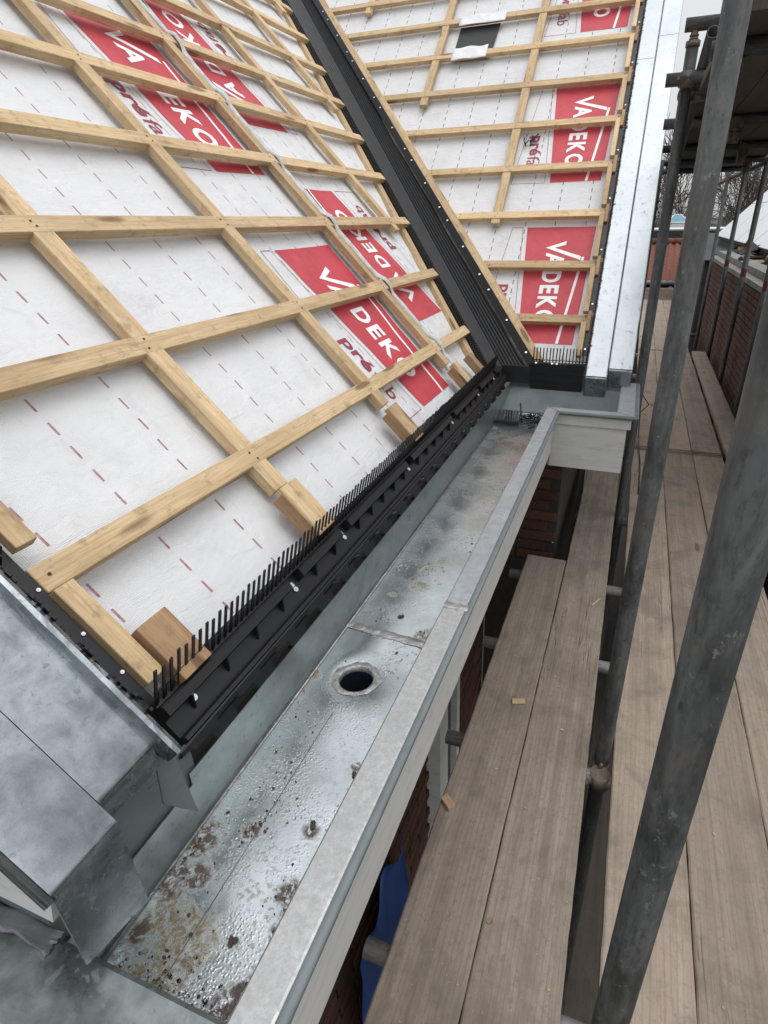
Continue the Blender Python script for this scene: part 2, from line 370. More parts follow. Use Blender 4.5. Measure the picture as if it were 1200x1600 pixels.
def membrane(name, P0, Q0, dash=True):
    m = Mat(name); u = m.coord('UV'); sx = m.sep(u); y, s = sx[0], sx[1]
    base = m.noise(m.map(u, (1, 1, 1)), 6, 5, 0.7); fine = m.noise(u, 60, 4, 0.7)
    col = m.mix(m.mr(base, 0.3, 0.7), (0.76, 0.77, 0.785), (0.84, 0.845, 0.85))
    smudge = m.mth('MULTIPLY', m.mr(m.noise(m.map(u, (1, 1, 1), (5, 3, 0)), 3.4, 6, 0.72, 0.4), 0.53, 0.70, 0, 1), m.mr(fine, 0.35, 0.7, 0.1, 0.75))
    sm2 = m.mr(m.noise(m.map(u, (1, 1, 1), (1, 8, 0)), 11, 6, 0.8, 0.8), 0.54, 0.70, 0, 0.45)
    col = m.mix(m.mth('MAXIMUM', m.mth('MULTIPLY', smudge, 0.85), m.mth('MULTIPLY', sm2, 0.6)), col, (0.46, 0.43, 0.40))
    if dash:
        # rows of short printed dashes running up the slope
        a = m.mth('ABSOLUTE', m.mth('SUBTRACT', m.mth('FRACT', m.mth('DIVIDE', m.mth('SUBTRACT', y, P0[0] - P0[1] / 2), P0[1])), 0.5))
        ln = m.mr(a, P0[2] / P0[1], P0[2] / P0[1] * 1.25, 1, 0)
        b = m.mth('FRACT', m.mth('DIVIDE', m.mth('SUBTRACT', s, Q0[0]), Q0[1]))
        dd = m.mth('LESS_THAN', b, 0.53)
        k = m.mth('MULTIPLY', m.mth('MULTIPLY', ln, dd), m.mr(fine, 0.3, 0.6, 0.6, 1.0))
        col = m.mix(k, col, P0[3])
    weave = m.mth('MULTIPLY', m.wave(u, 90, 0.4, 1, 'X'), m.wave(u, 90, 0.4, 1, 'Y'))
    col = m.mix(m.mr(weave, 0.25, 0.8, 0.30, 0.0), col, (0.48, 0.48, 0.50))
    m.P(Base_Color=col, Roughness=0.55); wr = m.noise(m.map(u, (1, 2.2, 1)), 14, 4, 0.6, 0.8)
    m.bump(m.mth('ADD', m.mth('MULTIPLY', weave, 0.6), m.mth('ADD', m.mth('MULTIPLY', base, 2.0), m.mth('MULTIPLY', wr, 4.0))), 0.65, 0.0022)
    return m.m
MEMB_M = membrane('membrane_left', (0.5345, 0.1643, 0.0022, (0.30, 0.035, 0.065)), (0.484 - 0.0005, 0.0575))
MEMB_W = membrane('membrane_right', (-0.479, 0.1685, 0.0026, (0.07, 0.03, 0.045)), (2.0, 0.0575))
MEMB_P = simple('membrane_plain', (0.72, 0.73, 0.75), 0.5, 0, 0.12, 20)
def printm(name, c):
    m = Mat(name); v = m.pos(); n = m.noise(v, 9, 6, 0.7); f = m.noise(v, 120, 4, 0.7)
    col = m.mix(m.mr(n, 0.35, 0.72), c, tuple(min(1, x * 1.25 + 0.012) for x in c))
    col = m.mix(m.mr(f, 0.55, 0.75, 0, 0.25), col, (0.55, 0.25, 0.27))
    m.P(Base_Color=col, Roughness=0.55); m.bump(f, 0.1, 0.001); return m.m
RED = printm('print_red', (0.45, 0.04, 0.056)); DRED = printm('print_dark_red', (0.25, 0.03, 0.055))
WPRINT = printm('print_white', (0.78, 0.78, 0.79))
def tube_mat(name, ca, cb):
    m = Mat(name); v = m.map(m.coord(), (1, 1, 1), off=m.rnd())
    n = m.noise(m.map(v, (1, 1, 0.25)), 24, 6, 0.7, 0.5); b = m.noise(v, 5, 4); f = m.noise(m.map(v, (1, 1, 0.35)), 130, 5, 0.75)
    col = m.mix(m.mr(n, 0.36, 0.66), ca, cb)
    col = m.mix(m.mr(f, 0.50, 0.66, 0, 0.6), col, tuple(x * 0.5 for x in ca))
    col = m.mix(m.mr(b, 0.58, 0.75, 0, 0.5), col, (0.16, 0.13, 0.11))
    ru = m.noise(m.map(v, (1, 1, 0.5), (3, 3, 3)), 16, 6, 0.75, 0.6); col = m.mix(m.mr(ru, 0.60, 0.70, 0, 0.6), col, (0.10, 0.055, 0.035))
    ce_ = m.noise(m.map(v, (1, 1, 0.7), (7, 1, 3)), 55, 5, 0.8); col = m.mix(m.mr(ce_, 0.61, 0.66, 0, 0.55), col, (0.20, 0.195, 0.18))
    sp = m.mr(m.vor(m.map(v, (1, 1, 0.4)), 28), 0.04, 0.10, 1, 0)
    col = m.mix(m.mth('MULTIPLY', sp, 0.7), col, (0.02, 0.02, 0.02))
    m.P(Base_Color=col, Metallic=0.3, Roughness=m.mr(n, 0.3, 0.7, 0.55, 0.75)); m.bump(n, 0.12, 0.0006)
    return m.m
TUBE = tube_mat('galvanised_tube', (0.028, 0.030, 0.030), (0.105, 0.108, 0.107))  # base lowered to carry the upper deck's shade and the backlighting
TUBE_L = tube_mat('light_tube', (0.20, 0.20, 0.195), (0.34, 0.34, 0.33))
RUSTY = tube_mat('rusty_coupler', (0.10, 0.075, 0.06), (0.20, 0.16, 0.13))
def paint(name, c):
    m = Mat(name); v = m.pos(); n = m.noise(m.map(v, (1, 1, 5)), 4, 5, 0.7); n2 = m.noise(m.map(v, (1, 1, 6)), 9, 6, 0.75)
    col = m.mix(m.mr(n, 0.35, 0.7), tuple(x * 0.86 for x in c), c)
    n3 = m.noise(m.map(v, (1.2, 1.2, 9), (2, 5, 1)), 5, 6, 0.8, 0.6); col = m.mix(m.mr(n3, 0.55, 0.72, 0, 0.5), col, (0.26, 0.25, 0.22))
    col = m.mix(m.mr(n2, 0.55, 0.70, 0, 0.6), col, (0.28, 0.25, 0.18))
    m.P(Base_Color=col, Roughness=0.5); m.bump(n2, 0.1, 0.001); return m.m
PAINT = paint('fascia_paint', (0.56, 0.56, 0.54)); PAINT_W = paint('white_paint', (0.72, 0.72, 0.71))
def brickm(name, ca, cb):
    m = Mat(name); v = m.pos(); n = m.noise(v, 60, 5, 0.7); k = m.rnd()
    col = m.mix(k, ca, cb); col = m.mix(m.mr(n, 0.4, 0.75, 0, 0.6), col, tuple(x * 0.45 for x in ca))
    m.P(Base_Color=col, Roughness=0.9); m.bump(n, 0.5, 0.003); return m.m
BRICK = brickm('brick', (0.055, 0.022, 0.014), (0.11, 0.045, 0.028))  # kept very dark so the colour carries the shade under the gutter
BRICK_N = brickm('brick_shaded', (0.05, 0.022, 0.015), (0.10, 0.042, 0.028))  # darkened brick, the upper deck's shade put into the colour
MORTAR = simple('mortar', (0.04, 0.034, 0.028), 0.95, 0, 0.3, 40)  # darkened along with the house brick, shade of the gap included
TARP = simple('blue_tarp', (0.012, 0.06, 0.25), 0.4, 0, 0.4, 6)
DARKROOF = simple('dark_roof', (0.03, 0.03, 0.032), 0.7, 0, 0.5, 5)
PANEL = simple('white_panel', (0.74, 0.77, 0.79), 0.3, 0, 0.06, 2)
CLAY = brickm('clay_tile', (0.15, 0.05, 0.036), (0.21, 0.08, 0.055))
BARK = simple('bark', (0.085, 0.065, 0.055), 0.9, 0, 0.4, 3)
GLASSROOF = simple('blue_roof', (0.10, 0.28, 0.34), 0.2, 0, 0.2, 1)
GROUNDM = simple('ground_soil', (0.075, 0.085, 0.05), 0.95, 0, 0.5, 0.05)
HEDGE = simple('hedge_green', (0.045, 0.055, 0.03), 0.9, 0, 0.5, 1.5)
wm = Mat('water'); wm.P(Base_Color=(1, 1, 1), Roughness=0.02, IOR=1.33, Transmission_Weight=1.0); WATER = wm.m
GRIT = simple('grit', (0.07, 0.05, 0.035), 0.9, 0, 0.4, 60)
CABLE = Mat('cable_black').P(Base_Color=(0.01, 0.01, 0.01), Roughness=0.5).m

# ------------------------------------------------------------------ ground
g = 900
o = obj('ground', mesh_from([(-g, -g, -6), (g, -g, -6), (g, 2200, -6), (-g, 2200, -6)], [(0, 1, 2, 3)]), GROUNDM); setp(o, 'flat ground far below the scaffold', 'ground', kind='structure')

# ------------------------------------------------------------------ main roof slope
def hm(y, s):
    d = yv(s) - y
    a = 0.0024 * mnoise.noise((y * 5, s * 5, 0.3)) + 0.0010 * mnoise.noise((y * 17, s * 17, 4))
    a += 0.0042 * (abs(mnoise.noise((y * 2.6 - s * 1.4, s * 5.2 + y, 5.5))) - 0.2) - 0.004 * math.sin(math.pi * ((y - 0.99) / 0.645 % 1.0)) ** 2
    k = max(0.0, 1 - max(0, d) / 0.55)
    a += k * 0.011 * (abs(mnoise.noise((y * 4.5 + s * 3.2, s * 2.0 - y, 7.7))) - 0.2)
    return -0.05 + a
def hw(x, s):
    d = x - xv(s)
    a = 0.0016 * mnoise.noise((x * 5, s * 5, 9.3)) + 0.0008 * mnoise.noise((x * 17, s * 17, 2))
    k = max(0.0, 1 - max(0, d) / 0.5)
    a += k * 0.012 * (abs(mnoise.noise((x * 4.0 - s * 3.0, s * 1.6 + x, 3.1))) - 0.2)
    return -0.05 + a
SM0, SM1, YM0 = -0.046, 3.7, 0.43
roof1 = empty('roof_slope', M(1.7, -0.1, -0.1), 'broad left roof slope of pine battens over white printed membrane', 'roof', 'roof slopes being battened')
nu, ns = 150, 150
V, Fc, UV = [], [], []
for j in range(ns + 1):
    s = SM0 + (SM1 - SM0) * j / ns
    for i in range(nu + 1):
        y = YM0 + (yv(s) + 0.01 - YM0) * i / nu
        V.append(M(y, s, hm(y, s))); UV.append((y, s))
for j in range(ns):
    for i in range(nu):
        a = j * (nu + 1) + i; Fc.append((a, a + nu + 1, a + nu + 2, a + 1)[::-1])
memb1 = obj('membrane', mesh_from(V, Fc, True, UV), MEMB_M, roof1)
def prism(pts_top, pts_bot):
    n = len(pts_top); return list(pts_top) + list(pts_bot), [tuple(range(n)), tuple(range(2 * n - 1, n - 1, -1))] + [(i, i + n, (i + 1) % n + n, (i + 1) % n) for i in range(n)]
pol = [(YM0, SM0 + 0.02), (YM0, SM1), (2.319 - S46 * (KM - 0.068) + C46 * SM1, SM1), (2.319 - S46 * (KM - 0.068) + C46 * (SM0 + 0.02), SM0 + 0.02)]
v, f = prism([M(y, s, -0.068) for y, s in pol], [M(y, s, -0.16) for y, s in pol]); obj('roof_deck', mesh_from(v, f), PINE_D, roof1)

TB, WB = 0.028, 0.047
bat = [(0.226, 0.206), (0.556, 0.544), (0.893, 0.882), (1.216, 1.202), (1.530, 1.505), (1.812, 1.808), (2.110, 2.112), (2.43, 2.43), (2.735, 2.735), (3.05, 3.05), (3.36, 3.36)]
for k, (sa, sb) in enumerate(bat):
    a, b = M(0.455, sa - WB / 2, 0), M(yv(sb) - 0.002, sb - WB / 2, 0)
    timber('batten', a, b, RM, WB, TB, PINE, roof1, 0.0014)
RAF = [(0.965, 0.10), (1.605, 0.115), (2.253, 0.10), (2.945, 0.80), (3.585, 1.69), (4.20, 2.62)]
for k, (y, s0) in enumerate(RAF):
    ytop = (SM1 if True else 0)
    timber('counter_batten', M(y + 0.025, s0, -TB - 0.0005), M(y + 0.025, SM1, -TB - 0.0005), Vector((0, 1, 0)), 0.05, 0.028, PINE, roof1)
# valley batten under the batten ends
vd = (M(yv(1), 1, 0) - M(yv(0), 0, 0)).normalized(); vw = NM.cross(vd)
timber('valley_batten', M(yv(-0.05) - 0.03, -0.05, -TB - 0.0005), M(yv(SM1) - 0.03, SM1, -TB - 0.0005), vw, 0.046, 0.0245, PINE, roof1)
# verge pieces between the battens on the near edge
for k in range(len(bat)):
    s0 = -0.02 if k == 0 else bat[k - 1][0] + 0.028
    s1 = bat[k][0] - WB - 0.003
    timber('verge_batten', M(0.473, s0, 0.001 if k else -0.010), M(0.473, s1, 0.001 if k else -0.010), Vector((0, 1, 0)), 0.034, 0.022, PINE, roof1)
# packing blocks at the feet of the counter battens
def screw_at(parent, p, n, r=0.008, name='screw'):
    bm = bmesh.new(); add_tube(bm, p, p + n * 0.0025, r, 14); add_tube(bm, p + n * 0.0026, p + n * 0.0034, r * 0.45, 6)
    return bm_obj(name, bm, SCREW, parent)
def drill_hole(parent, p, n, r=0.003):
    bm = bmesh.new(); add_tube(bm, p + n * 0.0004, p + n * 0.0010, r, 8); return bm_obj('nail_hole', bm, NAIL, parent)
for (y, s0, s1, w, wide) in [(0.945, -0.035, 0.096, 0.066, 1), (1.565, -0.035, 0.098, 0.066, 1), (2.225, -0.03, 0.085, 0.06, 1), (0.495, -0.055, 0.055, 0.062, 0), (2.47, -0.03, 0.075, 0.05, 0)]:
    top = 0.010 if wide else -0.012
    b = timber('packing_block', M(y + w / 2, s0, top), M(y + w / 2, s1, top), Vector((0, 1, 0)), w, 0.020 if wide else 0.036, PINE if wide else PINE_D, roof1, 0.001)
    if wide:
        t2 = timber('packing_block', M(y + w / 2 - 0.004, s0 - 0.004, top - 0.0205), M(y + w / 2 - 0.004, s1 - 0.012, top - 0.0205), Vector((0, 1, 0)), w + 0.004, 0.040, PINE_D, roof1, 0.001)
        screw_at(roof1, M(y + w * 0.52, (s0 + s1) / 2 + 0.004, top + 0.0002), NM, 0.0085)
        for dy, ds in ((0.25, 0.035), (0.72, 0.033), (0.75, -0.036)):
            drill_hole(roof1, M(y + w * dy, (s0 + s1) / 2 + ds, top), NM)
# nail heads at each crossing
bm = bmesh.new()
for k, (sa, sb) in enumerate(bat):
    for (y, s0) in RAF:
        if s0 - 0.05 > sa or y + 0.05 > yv(sa): continue
        for q in range(2):
            p = M(y + 0.012 + 0.026 * random.random(), sa - WB * (0.3 + 0.42 * q) + random.uniform(-.004, .004) - (sa - sb) * (y - 0.45) / 2.5, 0.0006)
            add_tube(bm, p, p + NM * 0.0008, 0.0028, 7)
    for y in (0.475, yv(sa) - 0.03):
        p = M(y, sa - WB * 0.5, 0.0006); add_tube(bm, p, p + NM * 0.0008, 0.003, 7)
setp(bm_obj('nail_heads', bm, NAIL, roof1), kind='stuff')

# ------------------------------------------------------------------ print on the membranes
_glyph = {}
def glyph(txt, bold=0.012):
    if (txt, bold) in _glyph: return _glyph[(txt, bold)]
    cu = bpy.data.curves.new('t', 'FONT'); cu.body = txt; cu.offset = bold; cu.resolution_u = 4; cu.fill_mode = 'FRONT'
    ob = bpy.data.objects.new('t', cu); COL.objects.link(ob)
    dg = bpy.context.evaluated_depsgraph_get(); dg.update()
    me = bpy.data.meshes.new_from_object(ob.evaluated_get(dg))
    vs = [v.co.copy() for v in me.vertices]; fs = [tuple(p.vertices) for p in me.polygons]
    bpy.data.objects.remove(ob); bpy.data.curves.remove(cu); bpy.data.meshes.remove(me)
    x0 = min(v.x for v in vs); x1 = max(v.x for v in vs); y0 = min(v.y for v in vs); y1 = max(v.y for v in vs)
    _glyph[(txt, bold)] = ([((v.x - x0) / (x1 - x0), (v.y - y0) / (y1 - y0)) for v in vs], fs)
    return _glyph[(txt, bold)]
def print_mesh(name, shapes, place, mat, parent, lift, step=0.03):
    """shapes: list of (2D points, faces) in (across, slope) metres; cut on a grid so that it lies on the uneven sheet"""
    bm = bmesh.new()
    for pts, fs in shapes:
        vs = [bm.verts.new((p[0], p[1], 0)) for p in pts]
        for f in fs:
            try: bm.faces.new([vs[i] for i in f])
            except ValueError: pass
    bb = [(min(v.co[k] for v in bm.verts), max(v.co[k] for v in bm.verts)) for k in (0, 1)]
    for k in (0, 1):
        t = math.ceil(bb[k][0] / step) * step
        while t < bb[k][1]:
            nrm = [0, 0, 0]; nrm[k] = 1; co = [0, 0, 0]; co[k] = t
            bmesh.ops.bisect_plane(bm, geom=bm.verts[:] + bm.edges[:] + bm.faces[:], plane_co=co, plane_no=nrm, dist=1e-6)
            t += step
    for v in bm.verts: v.co = place(v.co.x, v.co.y, lift)
    return bm_obj(name, bm, mat, parent)
def rect(a0, a1, s0, s1): return ([(a0, s0), (a1, s0), (a1, s1), (a0, s1)], [(0, 1, 2, 3)])
def quad(*p): return (list(p), [(0, 1, 2, 3)])
def line(p, q, w):
    d = Vector((q[0] - p[0], q[1] - p[1])).normalized(); n = Vector((-d.y, d.x)) * w / 2
    return ([(p[0] + n.x, p[1] + n.y), (q[0] + n.x, q[1] + n.y), (q[0] - n.x, q[1] - n.y), (p[0] - n.x, p[1] - n.y)], [(0, 1, 2, 3)])
def logo(place, parent, red, a_red, s_top, s_bot, sg, skip=(), tail=True, cut=None):
    """one printed block: local a runs to the letter tops, local t runs along the reading direction from the V end."""
    # a: 0 at the far (plain) side of the red, t from 0 at the V end to L
    L = abs(s_top - s_bot)
    def ab(a, t): return (a_red + sg * a, s_top - sg * t) if sg > 0 else (a_red - a, s_top + t)
    def S(pts, fs): return ([ab(*p) for p in pts], fs)
    Wd = red
    print_mesh('printed_panel', [S([(0, 0), (Wd, 0), (Wd - 0.02, L), (0.075, L)], [(0, 1, 2, 3)])], place, RED, parent, 0.0016)
    white = []
    c0, c1 = 0.135, 0.245
    # tick shaped V: short arm, long arm that runs on as a thin stripe
    white.append(S([(c0 + 0.100, 0.098), (c0 + 0.100, 0.122), (c0 + 0.03, 0.146), (c0 - 0.008, 0.142)], [(0, 1, 2, 3)]))
    white.append(S([(c0 - 0.008, 0.142), (c0 + 0.03, 0.139), (c0 + 0.19, 0.200), (c0 + 0.19, 0.226)], [(0, 1, 2, 3)]))
    if tail:
        white.append(S([(Wd - 0.050, 0.205), (Wd - 0.036, 0.205), (Wd - 0.094, L), (Wd - 0.108, L)], [(0, 1, 2, 3)]))
    for ch, t0, t1 in (('A', 0.176, 0.268), ('D', 0.300, 0.374), ('E', 0.390, 0.446), ('K', 0.462, 0.540), ('O', 0.550, 0.640)):
        gv, gf = glyph(ch, 0.035)
        white.append(S([(c0 + (c1 - c0) * gy * 0.94, t0 + (t1 - t0) * gx) for gx, gy in gv], gf))
    print_mesh('lettering', white, place, WPRINT, parent, 0.0028)
    dark = []
    gv, gf = glyph('pr\u00e9', 0.03); dark.append(S([(-0.105 + 0.085 * gy, 0.392 + 0.150 * gx) for gx, gy in gv], gf))
    gv, gf = glyph('fab', 0.004); dark.append(S([(-0.09 + 0.072 * gy, 0.552 + 0.118 * gx) for gx, gy in gv], gf))
    for p, q in (((-0.085, 0), (-0.155, L)), ((-0.085, 0), (-0.025, 0)), ((-0.025, 0), (0.045, L)), ((0.045, L), (-0.155, L))):
        dark.append(S(*line(p, q, 0.0022)))
    print_mesh('lettering', dark, place, DRED, parent, 0.0018)
def PM(a, s, l): return M(a, s, hm(a, s) + l)
def PW(a, s, l): return W(a, s, hw(a, s) + l)
for s_top in (0.787, 1.90, 3.01): logo(PM, memb1, 0.395, 1.860, s_top, s_top - 0.757, 1)
for s_v in (0.335, 1.445, 2.55): logo(PM, memb1, 0.40, 2.80, s_v, s_v + 0.755, -1)

# white folded strip of membrane draped along the third counter batten
pts = []
ss = 2.62
prof = []
while ss > 0.0:
    on = any(b[0] - WB - 0.012 < ss < b[0] + 0.006 for b in bat)
    prof.append((2.340 + 0.026 * mnoise.noise((ss * 3, 1, 5)), ss, 0.004 if on else -0.012)); ss -= 0.012
V, Fc = [], []
for i, (y, s, h) in enumerate(prof):
    h = (h + (prof[max(0, i - 1)][2] + prof[min(len(prof) - 1, i + 1)][2])) / 3
    wd = 0.036 + 0.014 * mnoise.noise((s * 6, 3, 1)) - (0.006 if h > -0.01 else 0)
    tw = 0.014 * mnoise.noise((s * 7, 8, 2))
    for k in range(5):
        q = k / 4 - 0.5
        V.append(M(y + q * wd, s + q * 0.02, h + tw * q + 0.009 * (1 - 4 * q * q) + 0.003 * mnoise.noise((s * 30, k * 2.1, 3))))
    if i:
        a = (i - 1) * 5
        Fc += [(a + k, a + k + 1, a + k + 6, a + k + 5) for k in range(4)]
me = mesh_from(V, Fc, True)
o = obj('membrane_strip', me, simple('membrane_grey_strip', (0.56, 0.56, 0.56), 0.55, 0, 0.3, 30)); setp(o, 'narrow white folded membrane strip draped down over the left battens', 'membrane strip')  # strip in a greyer tone than the membrane so it stands out
sm = o.modifiers.new('thick', 'SOLIDIFY'); sm.thickness = 0.0015

# ------------------------------------------------------------------ wing roof slope (right)
SW0, SW1, XW1 = 1.52, 5.4, -0.19
roof2 = empty('roof_slope', W(-0.6, 1.5, -0.1), 'right roof slope facing the viewer with level pine battens beside bright verge', 'roof', 'roof slopes being battened')
V, Fc, UV = [], [], []
nu, ns = 110, 150
for j in range(ns + 1):
    s = SW0 + (SW1 - SW0) * j / ns
    for i in range(nu + 1):
        x = xv(s) - 0.02 + (XW1 - xv(s) + 0.02) * i / nu
        V.append(W(x, s, hw(x, s))); UV.append((x, s))
for j in range(ns):
    for i in range(nu):
        a = j * (nu + 1) + i; Fc.append((a, a + 1, a + nu + 2, a + nu + 1))
memb2 = obj('membrane', mesh_from(V, Fc, True, UV), MEMB_W, roof2)
pol = [(0.02, SW0), (0.02, SW1), (2.319 + S46 * (KW - 0.068) - C46 * SW1, SW1), (2.319 + S46 * (KW - 0.068) - C46 * SW0, SW0)]
v, f = prism([W(x, s, -0.068) for x, s in pol][::-1], [W(x, s, -0.16) for x, s in pol][::-1]); obj('roof_deck', mesh_from(v, f), PINE_D, roof2)
wbat = [1.837, 2.177, 2.519, 2.861, 3.198, 3.534, 3.870, 4.196, 4.51, 4.84, 5.17]
for k, s in enumerate(wbat):
    timber('batten', W(xv(s) + 0.001, s - WB / 2, 0), W(-0.214 - 0.006 * (k % 2), s - WB / 2 + 0.002, 0), RW, WB, TB, PINE, roof2, 0.0014)
for x, s0, s1 in ((-0.815, 2.44, 5.4), (-1.485, 3.42, 5.4), (-2.15, 4.40, 5.4)):
    timber('counter_batten', W(x, s0, -TB - 0.0005), W(x, s1, -TB - 0.0005), Vector((1, 0, 0)), 0.05, 0.0245, PINE, roof2)
vd = (W(xv(3), 3, 0) - W(xv(2), 2, 0)).normalized(); vw = NW.cross(vd)
timber('valley_batten', W(xv(1.555) - 0.028, 1.555, 0.002), W(xv(SW1) - 0.028, SW1, 0.002), vw, 0.044, 0.045, PINE, roof2)
for k in range(len(wbat)):
    s0 = 1.58 if k == 0 else wbat[k - 1] + 0.004
    s1 = wbat[k] - WB - 0.004
    timber('verge_batten', W(-0.226, s0 + 0.004, -0.001), W(-0.226, s1 - 0.001, -0.001), Vector((1, 0, 0)), 0.026, 0.026, PINE, roof2)
    timber('verge_batten', W(-0.204, s1 - 0.05, -0.012), W(-0.204, s1 + 0.05 + WB * 0.4, -0.012), Vector((1, 0, 0)), 0.017, 0.03, PINE_D, roof2, 0.0008)
bm = bmesh.new()
for s in wbat:
    for x in (-0.815, -1.485, -2.14, -0.23, xv(s) + 0.03):
        if x < xv(s): continue
        for q in range(2):
            p = W(x + random.uniform(-.012, .012), s - WB * (0.3 + 0.42 * q), 0.0006); add_tube(bm, p, p + NW * 0.0008, 0.0028, 7)
setp(bm_obj('nail_heads', bm, NAIL, roof2), kind='stuff')
for s_top in (2.447, 3.527, 4.75): logo(PW, memb2, 0.38, -0.632, s_top, s_top - 0.757, 1)

# dark felt patch with two white slips hooked over the battens
def slab(bm, cor, n, t):
    a = [Vector(c) for c in cor]; vs = [bm.verts.new(c) for c in a] + [bm.verts.new(c - n * t) for c in a]
    bm.faces.new(vs[:4]); bm.faces.new(vs[7:3:-1])
    for i in range(4): j = (i + 1) % 4; bm.faces.new((vs[i], vs[i + 4], vs[j + 4], vs[j]))
bm = bmesh.new(); slab(bm, [W(-1.385, 3.86, -0.038), W(-1.12, 3.86, -0.038), W(-1.105, 4.16, -0.038), W(-1.385, 4.16, -0.038)], NW, 0.003)
o = bm_obj('felt_patch', bm, FELT); setp(o, 'dark grey felt patch hung between two battens of right slope', 'patch')
for (x0, x1, s0, s1, lab) in ((-1.375, -1.135, 3.795, 3.905, 'white membrane slip below the dark grey felt patch'), (-1.385, -1.065, 4.12, 4.205, 'white membrane slip above the dark grey felt patch')):
    V, Fc = [], []
    for j in range(9):
        for i in range(13):
            x = x0 + (x1 - x0) * i / 12; s = s0 + (s1 - s0) * j / 8 + (0.005 * math.sin(i * 0.8 + s0) if j in (0, 8) else 0)
            V.append(W(x, s, 0.003 + 0.002 * math.sin(i * 0.9 + j * 0.4 + s0 * 3)))
            if i and j: a = j * 13 + i; Fc.append((a - 14, a - 13, a, a - 1))
    o = obj('membrane_slip', mesh_from(V, Fc, True), MEMB_P); setp(o, lab, 'membrane slip'); o.modifiers.new('t', 'SOLIDIFY').thickness = 0.0012
bm = bmesh.new()
for k in range(9):
    a = W(-0.735 + random.uniform(-.03, .03), 3.10 + random.uniform(-.03, .03), -0.035); b = a + RW * random.uniform(-.06, .06) + Vector((random.uniform(-.04, .05), 0, 0)) + NW * 0.01
    add_tube(bm, a, b, 0.004, 6)
o = bm_obj('torn_comb', bm, BLACK); setp(o, 'small torn piece of black comb caught on the right slope membrane', 'plastic scrap')

# ------------------------------------------------------------------ valley gutter
val = empty('valley_gutter', M(2.9, -0.06, -0.05), 'black ribbed valley liner running up between the two roof slopes', 'valley gutter')
def trough(side):
    V, Fc = [], []
    rows = 70
    NR = 44
    for j in range(rows + 1):
        tt = j / rows
        if side == 'm':
            s = -0.085 + (3.7 + 0.085) * tt; ce = 2.319 - (S46 * (KM - 0.046) - C46 * s); ed = yv(s) - 0.004
        else:
            s = 1.475 + (5.4 - 1.475) * tt; ce = 2.319 - (-S46 * (KW - 0.046) + C46 * s); ed = xv(s) - 0.03
        for i in range(NR + 1):
            u = i / NR
            h = -0.046 + (0.0 if i in (0,) else (0.010 if (i // 2) % 2 else 0.0))
            if side == 'm' and u > 0.72: h = -0.038 + (0.006 if i % 2 else 0.0)
            p = ed if i == NR else ce + (ed - ce) * u
            V.append(M(p, s, h) if side == 'm' else W(p, s, h))
    n = NR + 1
    for j in range(rows):
        for i in range(NR):
            q = (j * n + i, j * n + i + 1, (j + 1) * n + i + 1, (j + 1) * n + i)
            Fc.append(q[::-1] if side == 'w' else q)
    return mesh_from(V, Fc)
obj('trough', trough('m'), VALLEY, val); obj('trough', trough('w'), VALLEY, val)
bm = bmesh.new(); add_box(bm, (-0.60, 2.872, 0.79), (1, 0, 0), (0, 1, 0), (0, 0, 1), 0.152, 0.02, 0.085); bm_obj('closure', bm, VALLEY, val)
# toothed soft strip on the left side of the trough
bm = bmesh.new(); s = -0.05
while s < 3.6:
    for r in range(5):
        y = yv(s) + 0.012 + 0.021 * r
        p = M(y, s + 0.006 * (r % 2), -0.033); add_box(bm, p, RM, Vector((0, 1, 0)), NM, 0.007, 0.011, 0.009)
    s += 0.0135
setp(bm_obj('toothed_strip', bm, BLACK, val), kind='stuff')
# flange and a torn pale membrane edge along the right side
fl = []
for tt in range(61):
    s = 1.535 + (5.4 - 1.535) * tt / 60; fl.append(s)
def strip(f0, f1, h0, h1, ss):
    V, Fc = [], []
    for k, s in enumerate(ss):
        V += [W(f0(s), s, h0), W(f1(s), s, h1)]
        if k: a = 2 * k; Fc.append((a - 2, a - 1, a + 1, a))
    return mesh_from(V, Fc)
flange = obj('flange', strip(lambda s: xv(s) - 0.100, lambda s: xv(s) - 0.052, -0.010, 0.0045, fl), BLACK, val); flange.modifiers.new('t', 'SOLIDIFY').thickness = 0.004
o = obj('membrane_edge', strip(lambda s: xv(s) - 0.106 - 0.012 * mnoise.noise((s * 4, 2, 2)), lambda s: xv(s) - 0.094, -0.030, -0.018, [t for t in fl if t < 3.4]), simple('soiled_membrane', (0.33, 0.30, 0.28), 0.8, 0, 0.5, 30), val)
s = 1.60
k = 0
while s < 5.3:
    screw_at(flange, W(xv(s) - 0.072, s, 0.002), NW, 0.0055); s += 0.10 if k % 3 == 2 else 0.19; k += 1

# ------------------------------------------------------------------ eave vent strips with upright combs
ev = empty('eave_vent_strip', M(1.6, -0.15, -0.05), 'long black plastic eave strip with upright comb along the gutter', 'eave strip', 'eave comb strips')
Y0, Y1 = 0.445, 2.70
bm = bmesh.new(); y = Y0
td = (NM * 0.064 + RM * 0.040); tl = td.length; tdn = td.normalized(); te = tdn.cross(Vector((0, 1, 0))).normalized()
while y < Y1:
    j = Vector((0, random.uniform(-.0012, .0012), 0)) + RM * random.uniform(-.002, .002)
    add_box(bm, M(y, -0.052, 0.0) - te * 0.0012, (tdn * 1 + j).normalized(), Vector((0, 1, 0)), te, tl * random.uniform(0.94, 1.04), 0.0054, 0.0026)
    add_box(bm, M(y + 0.0075, -0.052, 0.0), tdn, Vector((0, 1, 0)), te, tl * 0.36, 0.0012, 0.002)
    y += 0.0163
